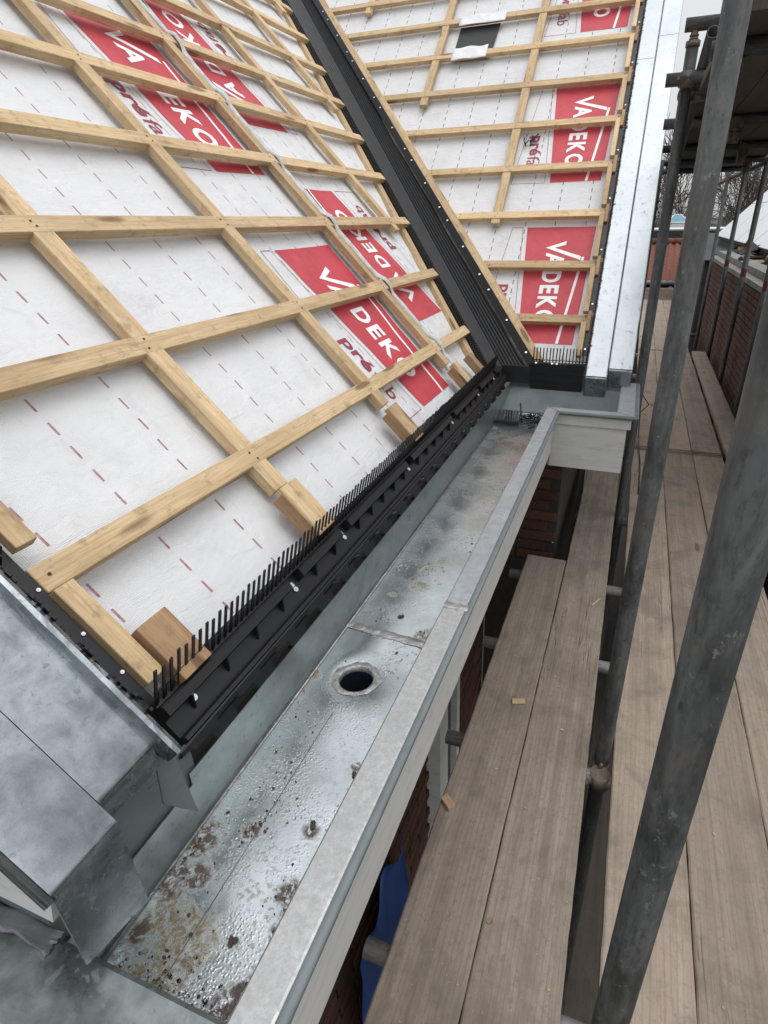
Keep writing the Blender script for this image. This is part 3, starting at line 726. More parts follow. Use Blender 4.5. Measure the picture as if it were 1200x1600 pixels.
# horizontal tie of the comb
a = M(Y0, -0.052, 0) + tdn * tl * 0.34
add_box(bm, a, Vector((0, 1, 0)), tdn, te, Y1 - Y0, 0.0035, 0.003)
setp(bm_obj('comb', bm, BLACK, ev), kind='stuff')
def mprof(pts, ya, yb, name, mat=BLACK, parent=ev):
    V, Fc = sweep(pts, [lambda p, y=ya: M(y, p[0], p[1]), lambda p, y=yb: M(y, p[0], p[1])], True)
    n = len(pts); Fc += [tuple(range(n - 1, -1, -1)), tuple(range(n, 2 * n))]
    me = mesh_from(V, Fc); bm = bmesh.new(); bm.from_mesh(me); bmesh.ops.recalc_face_normals(bm, faces=bm.faces[:]); bm.to_mesh(me); bm.free()
    return obj(name, me, mat, parent)
mprof([(-0.040, -0.03), (-0.040, -0.001), (-0.056, 0.001), (-0.058, -0.012), (-0.114, -0.016), (-0.117, -0.003), (-0.124, -0.003), (-0.127, -0.03)], Y0, Y1 + 0.06, 'base_rail')
clips = [0.816, 1.041, 1.477, 1.939, 2.33, 2.62]
edges = [Y0] + clips + [Y1 + 0.05]
for k in range(len(edges) - 1):
    ya = edges[k] + (0.022 if k else 0); yb = edges[k + 1] - (0.022 if k < len(edges) - 2 else 0)
    hs_ = mprof([(-0.057, -0.011), (-0.057, 0.010), (-0.061, 0.013), (-0.077, 0.011), (-0.081, -0.012)], ya, yb, 'housing')
    n = max(1, int((yb - ya) / 0.072)); st = (yb - ya) / n
    for i in range(n):
        y = ya + st * (i + 0.55); bm = bmesh.new()
        p = [M(y, -0.079, 0.008), M(y, -0.080, -0.013), M(y, -0.100, -0.0135)]; q = [x + Vector((0, 0.0035, 0)) for x in p]
        vs = [bm.verts.new(x) for x in p + q]
        bm.faces.new(vs[:3]); bm.faces.new(vs[5:2:-1])
        for a_, b_ in ((0, 1), (1, 2), (2, 0)): bm.faces.new((vs[a_], vs[a_ + 3], vs[b_ + 3], vs[b_]))
        bm_obj('gusset', bm, BLACK, hs_)
for y in [0.503] + clips:
    screw_at(ev, M(y, -0.086, -0.0125), NM, 0.0058)
    drill = bmesh.new(); add_box(drill, M(y - 0.009, -0.079, -0.0135), Vector((0, 1, 0)), RM, NM, 0.012, 0.01, 0.005); bm_obj('clip', drill, SCREW if y != 0.503 else BLACK, ev)
# castellated skirts stepping down to the gutter
for (sa, sb, sc, ha, hb, ph) in ((-0.1265, -0.1365, -0.1435, -0.006, -0.010, 0.0), (-0.141, -0.157, -0.165, -0.038, -0.0445, 0.055)):
    ys, V, Fc = [], [], []
    y = Y0 - 0.0; per = 0.118
    while y < Y1 + 0.06:
        for (d, e) in ((0.0, sb), (0.050, sb), (0.058, sc), (0.110, sc)): ys.append((y + d + ph - 0.055, e))
        y += per
    for k, (y, e) in enumerate(ys):
        y = min(max(y, Y0 - 0.02), Y1 + 0.06)
        V += [M(y, sa, ha), M(y, sa - 0.003, ha + 0.001), M(y, e, hb), M(y, e + 0.001, hb - 0.014)]
        if k: a = 4 * k; Fc += [(a - 4 + i, a - 3 + i, a + 1 + i, a + i) for i in range(3)]
    o = obj('skirt', mesh_from(V, Fc), BLACK, ev); o.modifiers.new('t', 'SOLIDIFY').thickness = 0.002
# near-black sheet added behind the skirts as the shade of the gap
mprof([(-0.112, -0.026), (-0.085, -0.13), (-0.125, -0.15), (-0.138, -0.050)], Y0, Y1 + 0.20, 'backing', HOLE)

ew = empty('eave_vent_strip', W(-0.32, 1.45, -0.1), 'short black plastic eave strip with comb at the foot of right slope', 'eave strip', 'eave comb strips')
bm = bmesh.new(); x = -0.448
td2 = (NW * 0.045 + RW * 0.055); t2 = td2.normalized(); te2 = Vector((1, 0, 0)).cross(t2).normalized()
while x < -0.185:
    add_box(bm, W(x, 1.552, 0), (t2 + Vector((random.uniform(-.02, .02), 0, 0))).normalized(), Vector((1, 0, 0)), te2, td2.length, 0.0054, 0.0026); x += 0.0163
add_box(bm, W(-0.448, 1.552, 0) + t2 * 0.008, Vector((1, 0, 0)), t2, te2, 0.262, 0.004, 0.003)
setp(bm_obj('comb', bm, BLACK, ew), kind='stuff')
bm = bmesh.new()
add_box(bm, (-0.452, 2.872, 0.872), (1, 0, 0), (0, 1, 0), (0, 0, 1), 0.266, 0.045, 0.022)
add_box(bm, (-0.448, 2.880, 0.753), (1, 0, 0), (0, 1, 0), (0, 0, 1), 0.258, 0.03, 0.119)
for z in (0.80, 0.835): add_box(bm, (-0.449, 2.8745, z), (1, 0, 0), (0, 1, 0), (0, 0, 1), 0.26, 0.006, 0.006)
add_box(bm, (-0.446, 2.867, 0.888), (1, 0, 0), (0, 1, 0), (0, 0, 1), 0.09, 0.03, 0.010); add_box(bm, (-0.27, 2.867, 0.888), (1, 0, 0), (0, 1, 0), (0, 0, 1), 0.08, 0.03, 0.010)
bm_obj('housing', bm, BLACK, ew)
for x in (-0.425, -0.345, -0.322): screw_at(ew, Vector((x, 2.868, 0.897)), Vector((0, -0.5, 0.87)), 0.0055)

# ------------------------------------------------------------------ zinc verge flashings
def box_sheet(name, pts_fn, cross, s0, s1, mat, parent, n=2, end_drop=None):
    V, Fc = sweep(cross, [lambda p, s=s0 + (s1 - s0) * k / n: pts_fn(p[0], s, p[1]) for k in range(n + 1)])
    return obj(name, mesh_from(V, Fc), mat, parent)
vf = empty('verge_flashing', (-0.55, 0.31, 0.68), 'dull zinc verge with stepped boxed ends in the near corner', 'verge flashing', 'zinc verges')
def roll(c0, c1, h, r, n=6):
    return [(c0 + (c1 - c0) * 0.5 + math.cos(math.pi - math.pi * i / n) * (c1 - c0) * 0.5, h + math.sin(math.pi * i / n) * r) for i in range(n + 1)]
def bevel_obj(o, w=0.004, seg=3):
    b = o.modifiers.new('b', 'BEVEL'); b.width = w; b.segments = seg; b.limit_method = 'ANGLE'; b.angle_limit = R_(25); o.data.polygons.foreach_set('use_smooth', [True] * len(o.data.polygons)); return o
def solid_between(name, A, B, mat, parent, bev=0.004):
    """loft of two matching outlines, capped"""
    n = len(A); V = list(A) + list(B); Fc = [tuple(range(n)), tuple(range(2 * n - 1, n - 1, -1))] + [(i, i + n, (i + 1) % n + n, (i + 1) % n) for i in range(n)]
    me = mesh_from(V, Fc); b = bmesh.new(); b.from_mesh(me); bmesh.ops.recalc_face_normals(b, faces=b.faces[:]); b.to_mesh(me); b.free()
    o = obj(name, me, mat, parent)
    if bev: bevel_obj(o, bev)
    return o
STOP = 3.7
HV = 0.132                                        # the coping stands this far above the battens
def coping(name, y0, y1, s_end, zb0, zb1, mat=ZINC_DARK, th=0.006):
    """folded sheet: sloping top carried round a soft fold into a vertical end flap"""
    sec = []
    p = M(0, s_end, HV)
    n = 6
    for i in range(13): sec.append(('s', STOP + (s_end + 0.012 - STOP) * (i / 12) ** 0.45))
    V, Fc = [], []
    rows = [[M(y, t, HV + 0.0012 * mnoise.noise((y * 20, t * 7, 4))) for y in (y0, y0 + (y1 - y0) * .25, (y0 + y1) / 2, y0 + (y1 - y0) * .75, y1)] for _, t in sec]
    ys = [y0, y0 + (y1 - y0) * .25, (y0 + y1) / 2, y0 + (y1 - y0) * .75, y1]
    c = M(0, s_end + 0.012, HV - 0.012)
    for k in range(1, n + 1):
        ang = R_(46) * 1.0 * k / n
        d = (NM * math.cos(R_(44) * k / n) - RM * math.sin(R_(44) * k / n)) * 0.012
        rows.append([Vector((c.x + d.x + 0.0008 * mnoise.noise((y * 60, k, 2)), y, c.z + d.z)) for y in ys])
    xe = rows[-1][0].x; ze = rows[-1][0].z
    for t in (0.33, 0.66, 1.0):
        rows.append([Vector((xe + 0.002 * mnoise.noise((y * 25, t * 3, 6)) * (1 if t < 1 else .6), y, ze + ((zb0 + (zb1 - zb0) * (y - y0) / (y1 - y0)) - ze) * t)) for y in ys])
    for r in rows: V += r
    for j in range(len(rows) - 1):
        for i in range(4): Fc.append((j * 5 + i, (j + 1) * 5 + i, (j + 1) * 5 + i + 1, j * 5 + i + 1))
    o = obj(name, mesh_from(V, Fc, True), mat, vf); return thick(o, th)
coping('outer_panel', 0.1785, 0.2612, -0.1115, 0.824, 0.802, th=0.003)
coping('inner_panel', 0.2622, 0.3440, -0.0825, 0.942, 0.934, th=0.003)
# clad wall core under the coping
sec = [(M(0, STOP, HV - 0.006).x, M(0, STOP, HV - 0.006).z)]
q0 = M(0, 0.018, HV - 0.006)
xz = [(M(0, STOP, HV - 0.008).x, M(0, STOP, HV - 0.008).z), (-0.556, q0.z + (-0.556 - q0.x) * -S46 / C46), (-0.556, 0.683), (-0.75, 0.683), (M(0, STOP, 0).x - 0.1, M(0, STOP, HV).z - 0.3)]
xz[1] = (-0.556, M(0, (KM + HV - 0.008) * S46 / C46 + 0.556 / C46, HV - 0.008).z)
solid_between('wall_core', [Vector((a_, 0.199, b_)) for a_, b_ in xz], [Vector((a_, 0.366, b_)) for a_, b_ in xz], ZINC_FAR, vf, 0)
# upturned edge against the comb, with its sealed ragged top
sec = [(0.3435, HV - 0.004), (0.3442, HV + 0.010), (0.3475, HV + 0.017), (0.353, HV + 0.019), (0.3585, HV + 0.016), (0.3625, HV + 0.006), (0.364, HV - 0.02), (0.364, -0.03), (0.3605, -0.03), (0.3600, HV - 0.004)]
V, Fc = [], []
ts = [-0.104 + (STOP + 0.104) * (i / 90) ** 1.6 for i in range(91)]
for k, t in enumerate(ts):
    V += [M(a_ + 0.0006 * mnoise.noise((t * 40, i, 1)), t, b_ + (0.0016 * mnoise.noise((t * 55, i * .7, 3)) if 1 < i < 6 else 0)) for i, (a_, b_) in enumerate(sec)]
    if k: n_ = len(sec); Fc += [((k - 1) * n_ + i, (k - 1) * n_ + (i + 1) % n_, k * n_ + (i + 1) % n_, k * n_ + i) for i in range(n_)]
n_ = len(sec); Fc += [tuple(range(n_ - 1, -1, -1))]
me = mesh_from(V, Fc, False); b_ = bmesh.new(); b_.from_mesh(me); bmesh.ops.recalc_face_normals(b_, faces=b_.faces[:]); b_.to_mesh(me); b_.free()
obj('edge_roll', me, ZINC_DARK, vf)
bm = bmesh.new(); add_box(bm, (-0.562, 0.366, 0.683), (1, 0, 0), (0, 1, 0), (0, 0, 1), 0.006, 0.082, 0.150); add_box(bm, (-0.562, 0.3662, 0.834), (1, 0, 0), (0, 1, 0), (0, 0, 1), 0.006, 0.03, 0.12); bm_obj('filler_plate', bm, ZINC_FAR, vf)
# pointed flap that turns down from the roll end over the gutter back
solid_between('end_flap', [Vector((-0.5, 0.350, 0.945)), Vector((-0.497, 0.376, 0.905)), Vector((-0.5, 0.389, 0.779)), Vector((-0.512, 0.350, 0.842))],
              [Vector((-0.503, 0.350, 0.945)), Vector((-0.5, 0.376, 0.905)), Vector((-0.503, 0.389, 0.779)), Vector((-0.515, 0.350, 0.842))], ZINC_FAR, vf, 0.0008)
bm = bmesh.new(); add_tube(bm, M(0.1765, -0.110, HV - 0.008), M(0.1765, STOP, HV - 0.008), 0.0075, 12); bm_obj('drip_bead', bm, ZINC_DARK, vf)
# white board under the outer edge, cut level along its foot
tb = M(0, -0.108, HV - 0.014); tt = M(0, STOP, HV - 0.014)
xz = [(tb.x, tb.z), (tt.x, tt.z), (tt.x - 0.02, tt.z - 0.25), (-1.2, 0.893), (tb.x - 0.018, 0.889)]
solid_between('verge_board', [Vector((a_, 0.1795, b_)) for a_, b_ in xz], [Vector((a_, 0.197, b_)) for a_, b_ in xz], PAINT_W, vf, 0)

vc = empty('verge_comb', M(0.43, 0.0, 0), 'black comb strip along the near verge beside the dull zinc roll', 'comb strip', 'verge comb strips')
bm = bmesh.new(); add_box(bm, M(0.368, -0.045, -0.006), RM, Vector((0, 1, 0)), NM, 3.6, 0.084, 0.007); bm_obj('rail', bm, BLACK, vc)
bm = bmesh.new(); s = -0.045
while s < 3.5:
    dv = (NM * random.uniform(0.1, 0.5) + Vector((0, -1, 0)) * random.uniform(0.3, 0.8) + RM * random.uniform(0.2, 0.7)).normalized()
    if 0.235 < s < 0.275: dv = (NM + RM * 0.3).normalized()
    add_box(bm, M(0.436 + random.uniform(-.006, .006), s, 0.0005), dv, RM, dv.cross(RM), random.uniform(0.02, 0.036) if not 0.235 < s < 0.275 else 0.03, 0.0042, 0.0022)
    hh_ = random.uniform(0.002, 0.010); add_box(bm, M(0.3615, s + random.uniform(-.003, .003), HV + 0.004), (NM + Vector((0, -0.5, 0)) * random.random()).normalized(), RM, Vector((0, 1, 0)), 0.008 + hh_, random.uniform(.004, .010), 0.004)
    add_box(bm, M(0.4275, s, 0.0005), NM, RM, Vector((0, 1, 0)), random.uniform(0.002, 0.009), 0.007, 0.005)
    s += 0.0125
setp(bm_obj('comb', bm, BLACK, vc), kind='stuff')
for s in (0.02, 0.10, 0.19, 0.28, 0.6): screw_at(vc, M(0.446, s, 0.0012), NM, 0.0031)

# right hand verge of the wing
vg = empty('verge_flashing', (-0.07, 2.88, 0.73), 'bright new zinc verge of two long strips beside the scaffold', 'verge flashing', 'zinc verges')
def wbox(name, x0, x1, s_end, zb, s_top, mat, lift=0.0, drop=0.10):
    p = W(0, s_end, lift); q = W(0, s_top, lift)
    sec = [(q.y, q.z), (p.y, p.z), (p.y + 0.002, zb), (p.y + 0.09, zb), (q.y, q.z - drop)]
    return sec
def wsolid(name, x0, x1, s_end, zb, s_top, mat, lift=0.0, bev=0.004, drop=0.10):
    sec = wbox(name, x0, x1, s_end, zb, s_top, mat, lift, drop)
    return solid_between(name, [Vector((x0, a, b)) for a, b in sec], [Vector((x1, a, b)) for a, b in sec], mat, vg, bev)
wsolid('inner_end_cap', -0.178, -0.076, 1.478, 0.732, 1.60, ZINC_DARK, -0.002)
wsolid('outer_end_cap', -0.074, 0.036, 1.527, 0.742, 1.62, ZINC_DARK, -0.002)
def wslope(name, x0, x1, s0, s1, h, th, mat):
    sec = [(x0, h - th), (x0 + 0.002, h - 0.002), (x0 + 0.006, h), (x1 - 0.004, h), (x1, h - 0.004), (x1, h - th)]
    return solid_between(name, [W(a, s0, b) for a, b in sec], [W(a, s1, b) for a, b in sec], mat, vg, 0)
for a, b in ((1.486, 3.62), (3.623, 5.4)): wslope('inner_strip', -0.180, -0.0765, a, b, 0.004, 0.05, ZINC_NEW)
for a, b in ((1.535, 3.80), (3.803, 5.4)): wslope('outer_strip', -0.0755, 0.037, a, b, 0.0035, 0.09, ZINC_NEW)
for k in range(len(wbat)):
    pass
vcw = empty('verge_comb', W(-0.19, 1.6, 0), 'black plastic clips in a row beside the bright zinc verge', 'comb strip', 'verge comb strips')
for k in range(len(wbat)):
    s0 = 1.60 if k == 0 else wbat[k - 1] + 0.018
    s1 = wbat[k] - 0.012
    bm = bmesh.new(); add_box(bm, W(-0.2125, s0, 0.0005), Vector((1, 0, 0)), RW, NW, 0.024, s1 - s0, 0.005); seg = bm_obj('clip_plate', bm, BLACK, vcw)
    bm = bmesh.new(); s = s0
    while s < s1:
        dv = (NW * random.uniform(0.1, 0.5) + Vector((1, 0, 0)) * random.uniform(0.5, 1) + RW * random.uniform(0.2, 0.9)).normalized()
        add_box(bm, W(-0.190, s, 0.003), dv, RW, dv.cross(RW), random.uniform(0.012, 0.026), 0.004, 0.0022); s += 0.0125
    setp(bm_obj('comb', bm, BLACK, seg), kind='stuff')
    for t in (0.15, 0.85): screw_at(seg, W(-0.2005, s0 + (s1 - s0) * t, 0.0056), NW, 0.0045)

# ------------------------------------------------------------------ box gutter
gt = empty('box_gutter', (-0.43, 1.3, 0.54), 'wet zinc box gutter with drain hole along the eaves', 'gutter')
FZ, LZ = 0.68, 0.80
XB, XI = -0.55, -0.302
hc = Vector((-0.448, 0.795)); hr = 0.037
# floor with a real round hole
bm = bmesh.new()
def fz(x, y): return FZ + 0.0012 * mnoise.noise((x * 9, y * 9, 1))
def gridpatch(x0, x1, y0, y1, nx, ny):
    vs = [[bm.verts.new((x0 + (x1 - x0) * i / nx, y0 + (y1 - y0) * j / ny, fz(x0 + (x1 - x0) * i / nx, y0 + (y1 - y0) * j / ny))) for i in range(nx + 1)] for j in range(ny + 1)]
    for j in range(ny):
        for i in range(nx): f = bm.faces.new((vs[j][i], vs[j][i + 1], vs[j + 1][i + 1], vs[j + 1][i])); f.smooth = True
XL, XR = XB - 0.02, XI + 0.02
q = 0.09
gridpatch(XL, XR, 0.14, hc.y - q, 24, 50); gridpatch(XL, XR, hc.y + q, 2.71, 24, 90)
gridpatch(XR, 0.02, 2.44, 2.71, 20, 12)
sq = []
nseg = 48
for i in range(nseg):
    t = 2 * math.pi * i / nseg; c, s_ = math.cos(t), math.sin(t)
    hx = (XR - hc.x) if c > 0 else (hc.x - XL)
    k = 1 / max(abs(c) / hx, abs(s_) / q); sq.append((hc.x + c * k, hc.y + s_ * k))
inn = []; mid = []; out = []
for i in range(nseg):
    t = 2 * math.pi * i / nseg
    inn.append(bm.verts.new((hc.x + hr * math.cos(t), hc.y + hr * math.sin(t), FZ - 0.004)))
    mid.append(bm.verts.new((hc.x + hr * 1.3 * math.cos(t), hc.y + hr * 1.3 * math.sin(t), FZ - 0.0005)))
    out.append(bm.verts.new((sq[i][0], sq[i][1], fz(*sq[i]))))
for i in range(nseg):
    j = (i + 1) % nseg
    for a, b in ((inn, mid), (mid, out)): f = bm.faces.new((a[i], b[i], b[j], a[j])); f.smooth = True
floor = bm_obj('floor', bm, ZINC_FLOOR, gt)
corner = bmesh.new()
# small corner fillers of the hole square
bm = bmesh.new()
for sx in (XL, XR):
    for sy in (hc.y - q, hc.y + q):
        pass
bm.free(); corner.free()
# drain: rough soldered ring and pipe
V, Fc = [], []
nr = 56
for i in range(nr):
    t = 2 * math.pi * i / nr; w = 1 + 0.13 * mnoise.noise((math.cos(t) * 2.5, math.sin(t) * 2.5, 6)); z = 0.0022 * mnoise.noise((math.cos(t) * 7, math.sin(t) * 7, 2))
    for rr, zz in ((hr * 0.97, -0.012), (hr * 0.99, 0.0012), (hr * 1.07, 0.0018 + z), (hr * 1.22 * w, 0.0018 - z), (hr * 1.36 * w, 0.0004)):
        V.append((hc.x + rr * math.cos(t), hc.y + rr * math.sin(t), FZ + zz))
for i in range(nr):
    j = (i + 1) % nr
    Fc += [(i * 5 + k, i * 5 + k + 1, j * 5 + k + 1, j * 5 + k) for k in range(4)]
dr = obj('drain_outlet', mesh_from(V, Fc, True), SOLDER, gt)
bm = bmesh.new(); add_tube(bm, (hc.x, hc.y, FZ - 0.30), (hc.x, hc.y, FZ - 0.006), hr * 0.985, 32, False); bmesh.ops.reverse_faces(bm, faces=bm.faces[:])
add_tube(bm, (hc.x, hc.y, FZ - 0.31), (hc.x, hc.y, FZ - 0.305), hr, 32); bm_obj('drain_pipe', bm, HOLE, dr, True)
# back walls
def wall(name, p, q, z0, z1, mat, n=30):
    V, Fc = [], []
    p, q = Vector(p), Vector(q); d = (q - p).normalized(); nn = Vector((d.y, -d.x))
    for i in range(n + 1):
        c = p.lerp(q, i / n)
        for z, o_ in ((z0, 0.003), (z0 + 0.004, 0.0), ((z0 + z1) / 2, 0.0004 * mnoise.noise((c.x * 3, c.y * 3, 2))), (z1, 0.0)):
            V.append((c.x + nn.x * o_, c.y + nn.y * o_, z))
        if i: a = 4 * i; Fc += [(a - 4 + k, a + k, a + k + 1, a - 3 + k) for k in range(3)]
    return thick(obj(name, mesh_from(V, Fc, True), mat, gt), 0.0015)
wall('back_wall', (XB, 0.43), (XB, 2.90), FZ, 0.788, ZINC_WALL, 60)
wall('upstand', (XB + 0.001, 0.20), (XB + 0.001, 0.432), FZ, 0.765, ZINC_WALL, 6)
V, Fc = [], []
for i in range(21):
    x = XB - 0.004 + 0.584 * i / 20
    V += [Vector((x, yy + 0.002 * mnoise.noise((x * 6, k, 1)), zz)) for k, (yy, zz) in enumerate(((2.684, FZ), (2.690, FZ + 0.018), (2.78, 0.722), (2.865, 0.748), (2.897, 0.775), (2.900, 0.87)))]
    if i: a_ = 6 * i; Fc += [(a_ - 6 + k, a_ + k, a_ + k + 1, a_ - 5 + k) for k in range(5)]
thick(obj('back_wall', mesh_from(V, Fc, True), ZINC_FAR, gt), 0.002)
# joint beads
bm = bmesh.new(); add_tube(bm, (XB + 0.0065, 0.21, FZ + 0.0016), (XB + 0.0065, 2.68, FZ + 0.0016), 0.0022, 8)
bm_obj('joint_bead', bm, SOLDER, gt)
bm = bmesh.new(); add_tube(bm, (XB + 0.01, 2.684, FZ + 0.004), (XI, 2.684, FZ + 0.004), 0.006, 8); bm_obj('joint_bead', bm, ZINC_NEW, gt)
# soldered cross seam and thin sheet laps on the floor
def bumpy_strip(name, p, q, w, h, mat, parent, n=40, seed=0):
    V, Fc = [], []
    p, q = Vector(p), Vector(q); d = (q - p).normalized(); nn = Vector((-d.y, d.x, 0))
    for i in range(n + 1):
        c = p.lerp(q, i / n); ww = w * (1 + 0.35 * mnoise.noise((i * 0.45, seed, 1)))
        for k in range(6):
            t = k / 5 * 2 - 1
            V.append(c + nn * (t * ww / 2) + Vector((0, 0, h * (1 - t * t) * (0.8 + 0.7 * mnoise.noise((i * 0.8, k * 0.9, seed + 3))) + 0.0004)))
        if i: a = 6 * i; Fc += [(a - 6 + k, a + k, a + k + 1, a - 5 + k) for k in range(5)]
    return obj(name, mesh_from(V, Fc, True), mat, parent)
bumpy_strip('solder_seam', (XB + 0.004, 0.955, FZ + 0.001), (XI, 0.938, FZ + 0.001), 0.024, 0.0026, SOLDER, gt)
bm = bmesh.new(); add_box(bm, (-0.4535, 0.20, FZ + 0.0006), (1, 0, 0), (0, 1, 0), (0, 0, 1), 0.0007, 0.50, 0.0008); bm_obj('sheet_lap', bm, ZINC_FAR, gt)
# lip: flat top, rounded bead, return down; mitred round the corners
path = [((-1.6, 0.195), (0, -1.75)), ((XI, 0.195), (1, -1.75)), ((XI, 2.465), (1, -1)), ((-0.005, 2.465), (1.42, -1)), ((-0.005, 2.975), (1.42, 0))]
prof = [(0.0, -0.13), (0.0, -0.003), (0.003, 0.0), (0.046, 0.0012), (0.049, 0.0005), (0.0545, -0.004)]
beadp = [(0.0545 + 0.0085 * math.cos(R_(a)), -0.0065 + 0.0085 * math.sin(R_(a))) for a in range(0, 360, 30)]
def lipframe(pt, of):
    return lambda p: Vector((pt[0] + of[0] * p[0], pt[1] + of[1] * p[0], LZ + p[1]))
def densify(path, n):
    out = []
    for k in range(len(path) - 1):
        (p, a), (q_, b) = path[k], path[k + 1]
        for i in range(n):
            t = i / n
            out.append((tuple(p[j] + (q_[j] - p[j]) * t for j in (0, 1)), tuple(a[j] + (b[j] - a[j]) * t for j in (0, 1))))
    out.append(path[-1]); return out
pathA = [path[1], ((XI, 0.95), (1, 0))]; pathB = [((XI, 0.9505), (1, 0))] + path[2:]
V, Fc = sweep(prof, [lipframe(*k) for k in pathB]); obj('lip', mesh_from(V, [f[::-1] for f in Fc]), ZINC_LIPB, gt)
V, Fc = sweep(prof, [lipframe(*k) for k in path[:2]]); obj('lip_return', mesh_from(V, [f[::-1] for f in Fc]), ZINC_RET, gt)
V, Fc = sweep(prof, [lipframe(*k) for k in pathA])
me = mesh_from(V, [f[::-1] for f in Fc], False); lip = obj('lip', me, ZINC_LIP, gt)
V, Fc = sweep(beadp, [lipframe(*k) for k in densify(path, 1)], True); me = mesh_from(V, Fc, True); b_ = bmesh.new(); b_.from_mesh(me); bmesh.ops.recalc_face_normals(b_, faces=b_.faces[:]); b_.to_mesh(me); b_.free(); obj('bead', me, ZINC_FAR, lip)
def joint(name, x0, x1, y, h=0.003, w=0.02):
    return bumpy_strip(name, (x0, y, LZ + 0.001), (x1, y, LZ + 0.001), w, h, SOLDER, lip, 16, 5)
joint('solder_seam', XI + 0.001, -0.247, 0.95); bumpy_strip('solder_seam', (XI + 0.002, 2.463, LZ + 0.001), (-0.246, 2.412, LZ + 0.0015), 0.008, 0.002, SOLDER, lip, 14, 9)
bumpy_strip('solder_seam', (-0.003, 2.463, LZ + 0.001), (0.068, 2.412, LZ + 0.0015), 0.006, 0.0015, SOLDER, lip, 14, 11)
def sweepbox(name, d0, d1, z0, z1, mat, path=path):
    pr = [(d0, z0), (d0, z1), (d1, z1), (d1, z0)]
    V, Fc = sweep([(d, z - LZ) for d, z in pr], [lipframe(*k) for k in path], True)
    n = 4; L = len(V); Fc += [(0, 1, 2, 3), (L - 1, L - 2, L - 3, L - 4)]
    me = mesh_from(V, Fc); b = bmesh.new(); b.from_mesh(me); bmesh.ops.recalc_face_normals(b, faces=b.faces[:]); b.to_mesh(me); b.free()
    return obj(name, me, mat, gt)
sweepbox('fascia_rail', 0.020, 0.044, 0.740, 0.792, PAINT, path[2:])
sweepbox('fascia_board', 0.012, 0.034, 0.535, 0.739, PAINT, path[2:])
sweepbox('fascia_board', 0.018, 0.040, 0.612, 0.792, PAINT, path[:3])
bm = bmesh.new(); add_box(bm, (-0.64, 0.1, 0.622), (1, 0, 0), (0, 1, 0), (0, 0, 1), 0.353, 0.62, 0.012); add_box(bm, (-0.64, 0.87, 0.622), (1, 0, 0), (0, 1, 0), (0, 0, 1), 0.353, 1.58, 0.012); add_box(bm, (-0.294, 2.46, 0.545), (1, 0, 0), (0, 1, 0), (0, 0, 1), 0.29, 0.4, 0.012)
bm_obj('soffit', bm, PAINT, gt)

# old lead flashing lumped on the near return of the lip
V, Fc = [], []
for j in range(15):
    for i in range(31):
        x = -0.95 + 0.415 * i / 30; y = 0.176 + 0.024 * j / 14
        e = min(i, 30 - i, j * 2, (14 - j) * 2) / 4.0
        V.append((x + 0.006 * mnoise.noise((i * .7, j * .7, 2)), y + 0.006 * mnoise.noise((i * .55, j * .1, 4)), LZ + 0.003 + min(1, e) * (0.002 + 0.004 * mnoise.noise((x * 35, y * 40, 1)))))
        if i and j: a = j * 31 + i; Fc.append((a - 32, a - 31, a, a - 1))
o = obj('lead_flashing', mesh_from(V, Fc, True), LEAD); setp(o, 'crumpled old lead under the white verge board on the gutter return', 'lead flashing'); o.modifiers.new('t', 'SOLIDIFY').thickness = 0.002

# drops, grit and scraps lying in the gutter
def dome(bm, c, r, h, seg=8):
    top = bm.verts.new((c[0], c[1], c[2] + h)); a1, a0 = [], []
    sq = random.uniform(0.75, 1.3); th = random.uniform(0, 3.1)
    for i in range(seg):
        t = 2 * math.pi * i / seg; x, y = r * math.cos(t) * sq, r * math.sin(t) / sq; X = x * math.cos(th) - y * math.sin(th); Y = x * math.sin(th) + y * math.cos(th)
        a0.append(bm.verts.new((c[0] + X, c[1] + Y, c[2]))); a1.append(bm.verts.new((c[0] + X * 0.72, c[1] + Y * 0.72, c[2] + h * 0.68)))
    for i in range(seg):
        j = (i + 1) % seg
        for f in (bm.faces.new((a0[i], a0[j], a1[j], a1[i])), bm.faces.new((a1[i], a1[j], top))): f.smooth = True
    bm.faces.new(a0[::-1])
bm = bmesh.new(); n = 0
while n < 2100:
    y = 0.2 + 1.9 * random.random() ** 1.7; x = random.uniform(XB + 0.012, XI - 0.006)
    if (Vector((x, y)) - hc).length < 0.06: continue
    if mnoise.noise((x * 9, y * 7, 3)) < -0.05 + 0.25 * random.random(): continue
    r = 0.0008 + 0.0028 * random.random() ** 2.5; dome(bm, (x, y, FZ + 0.0005), r, r * 0.45, 7); n += 1
o = bm_obj('water_drops', bm, WATER); setp(o, 'beads of rain water on the zinc gutter floor', 'water drops', kind='stuff')
def lump(bm, c, r):
    q_ = bmesh.ops.create_icosphere(bm, subdivisions=1, radius=r)
    for v_ in q_['verts']: v_.co = Vector((v_.co.x * random.uniform(.6, 1.3), v_.co.y * random.uniform(.6, 1.3), v_.co.z * 0.6)) + Vector(c)
bm = bmesh.new()
for k in range(240):
    cl = random.choice([(-0.535, 0.38, .05), (-0.47, 0.27, .06), (-0.36, 0.37, .035), (-0.36, 0.23, .05), (-0.46, 0.44, .02), (-0.43, 1.22, .05), (-0.36, 0.97, .03), (-0.42, 0.6, .25), (-0.4, 0.45, .2), (-0.45, 2.52, .09)])
    x = random.gauss(cl[0], cl[2] * .5); y = random.gauss(cl[1], cl[2] * .6)
    if not (XB + .01 < x < XI - .006 and .205 < y < 2.66) or (Vector((x, y)) - hc).length < .056: continue
    lump(bm, (x, y, FZ + 0.0012), 0.0007 + 0.0024 * random.random() ** 3)
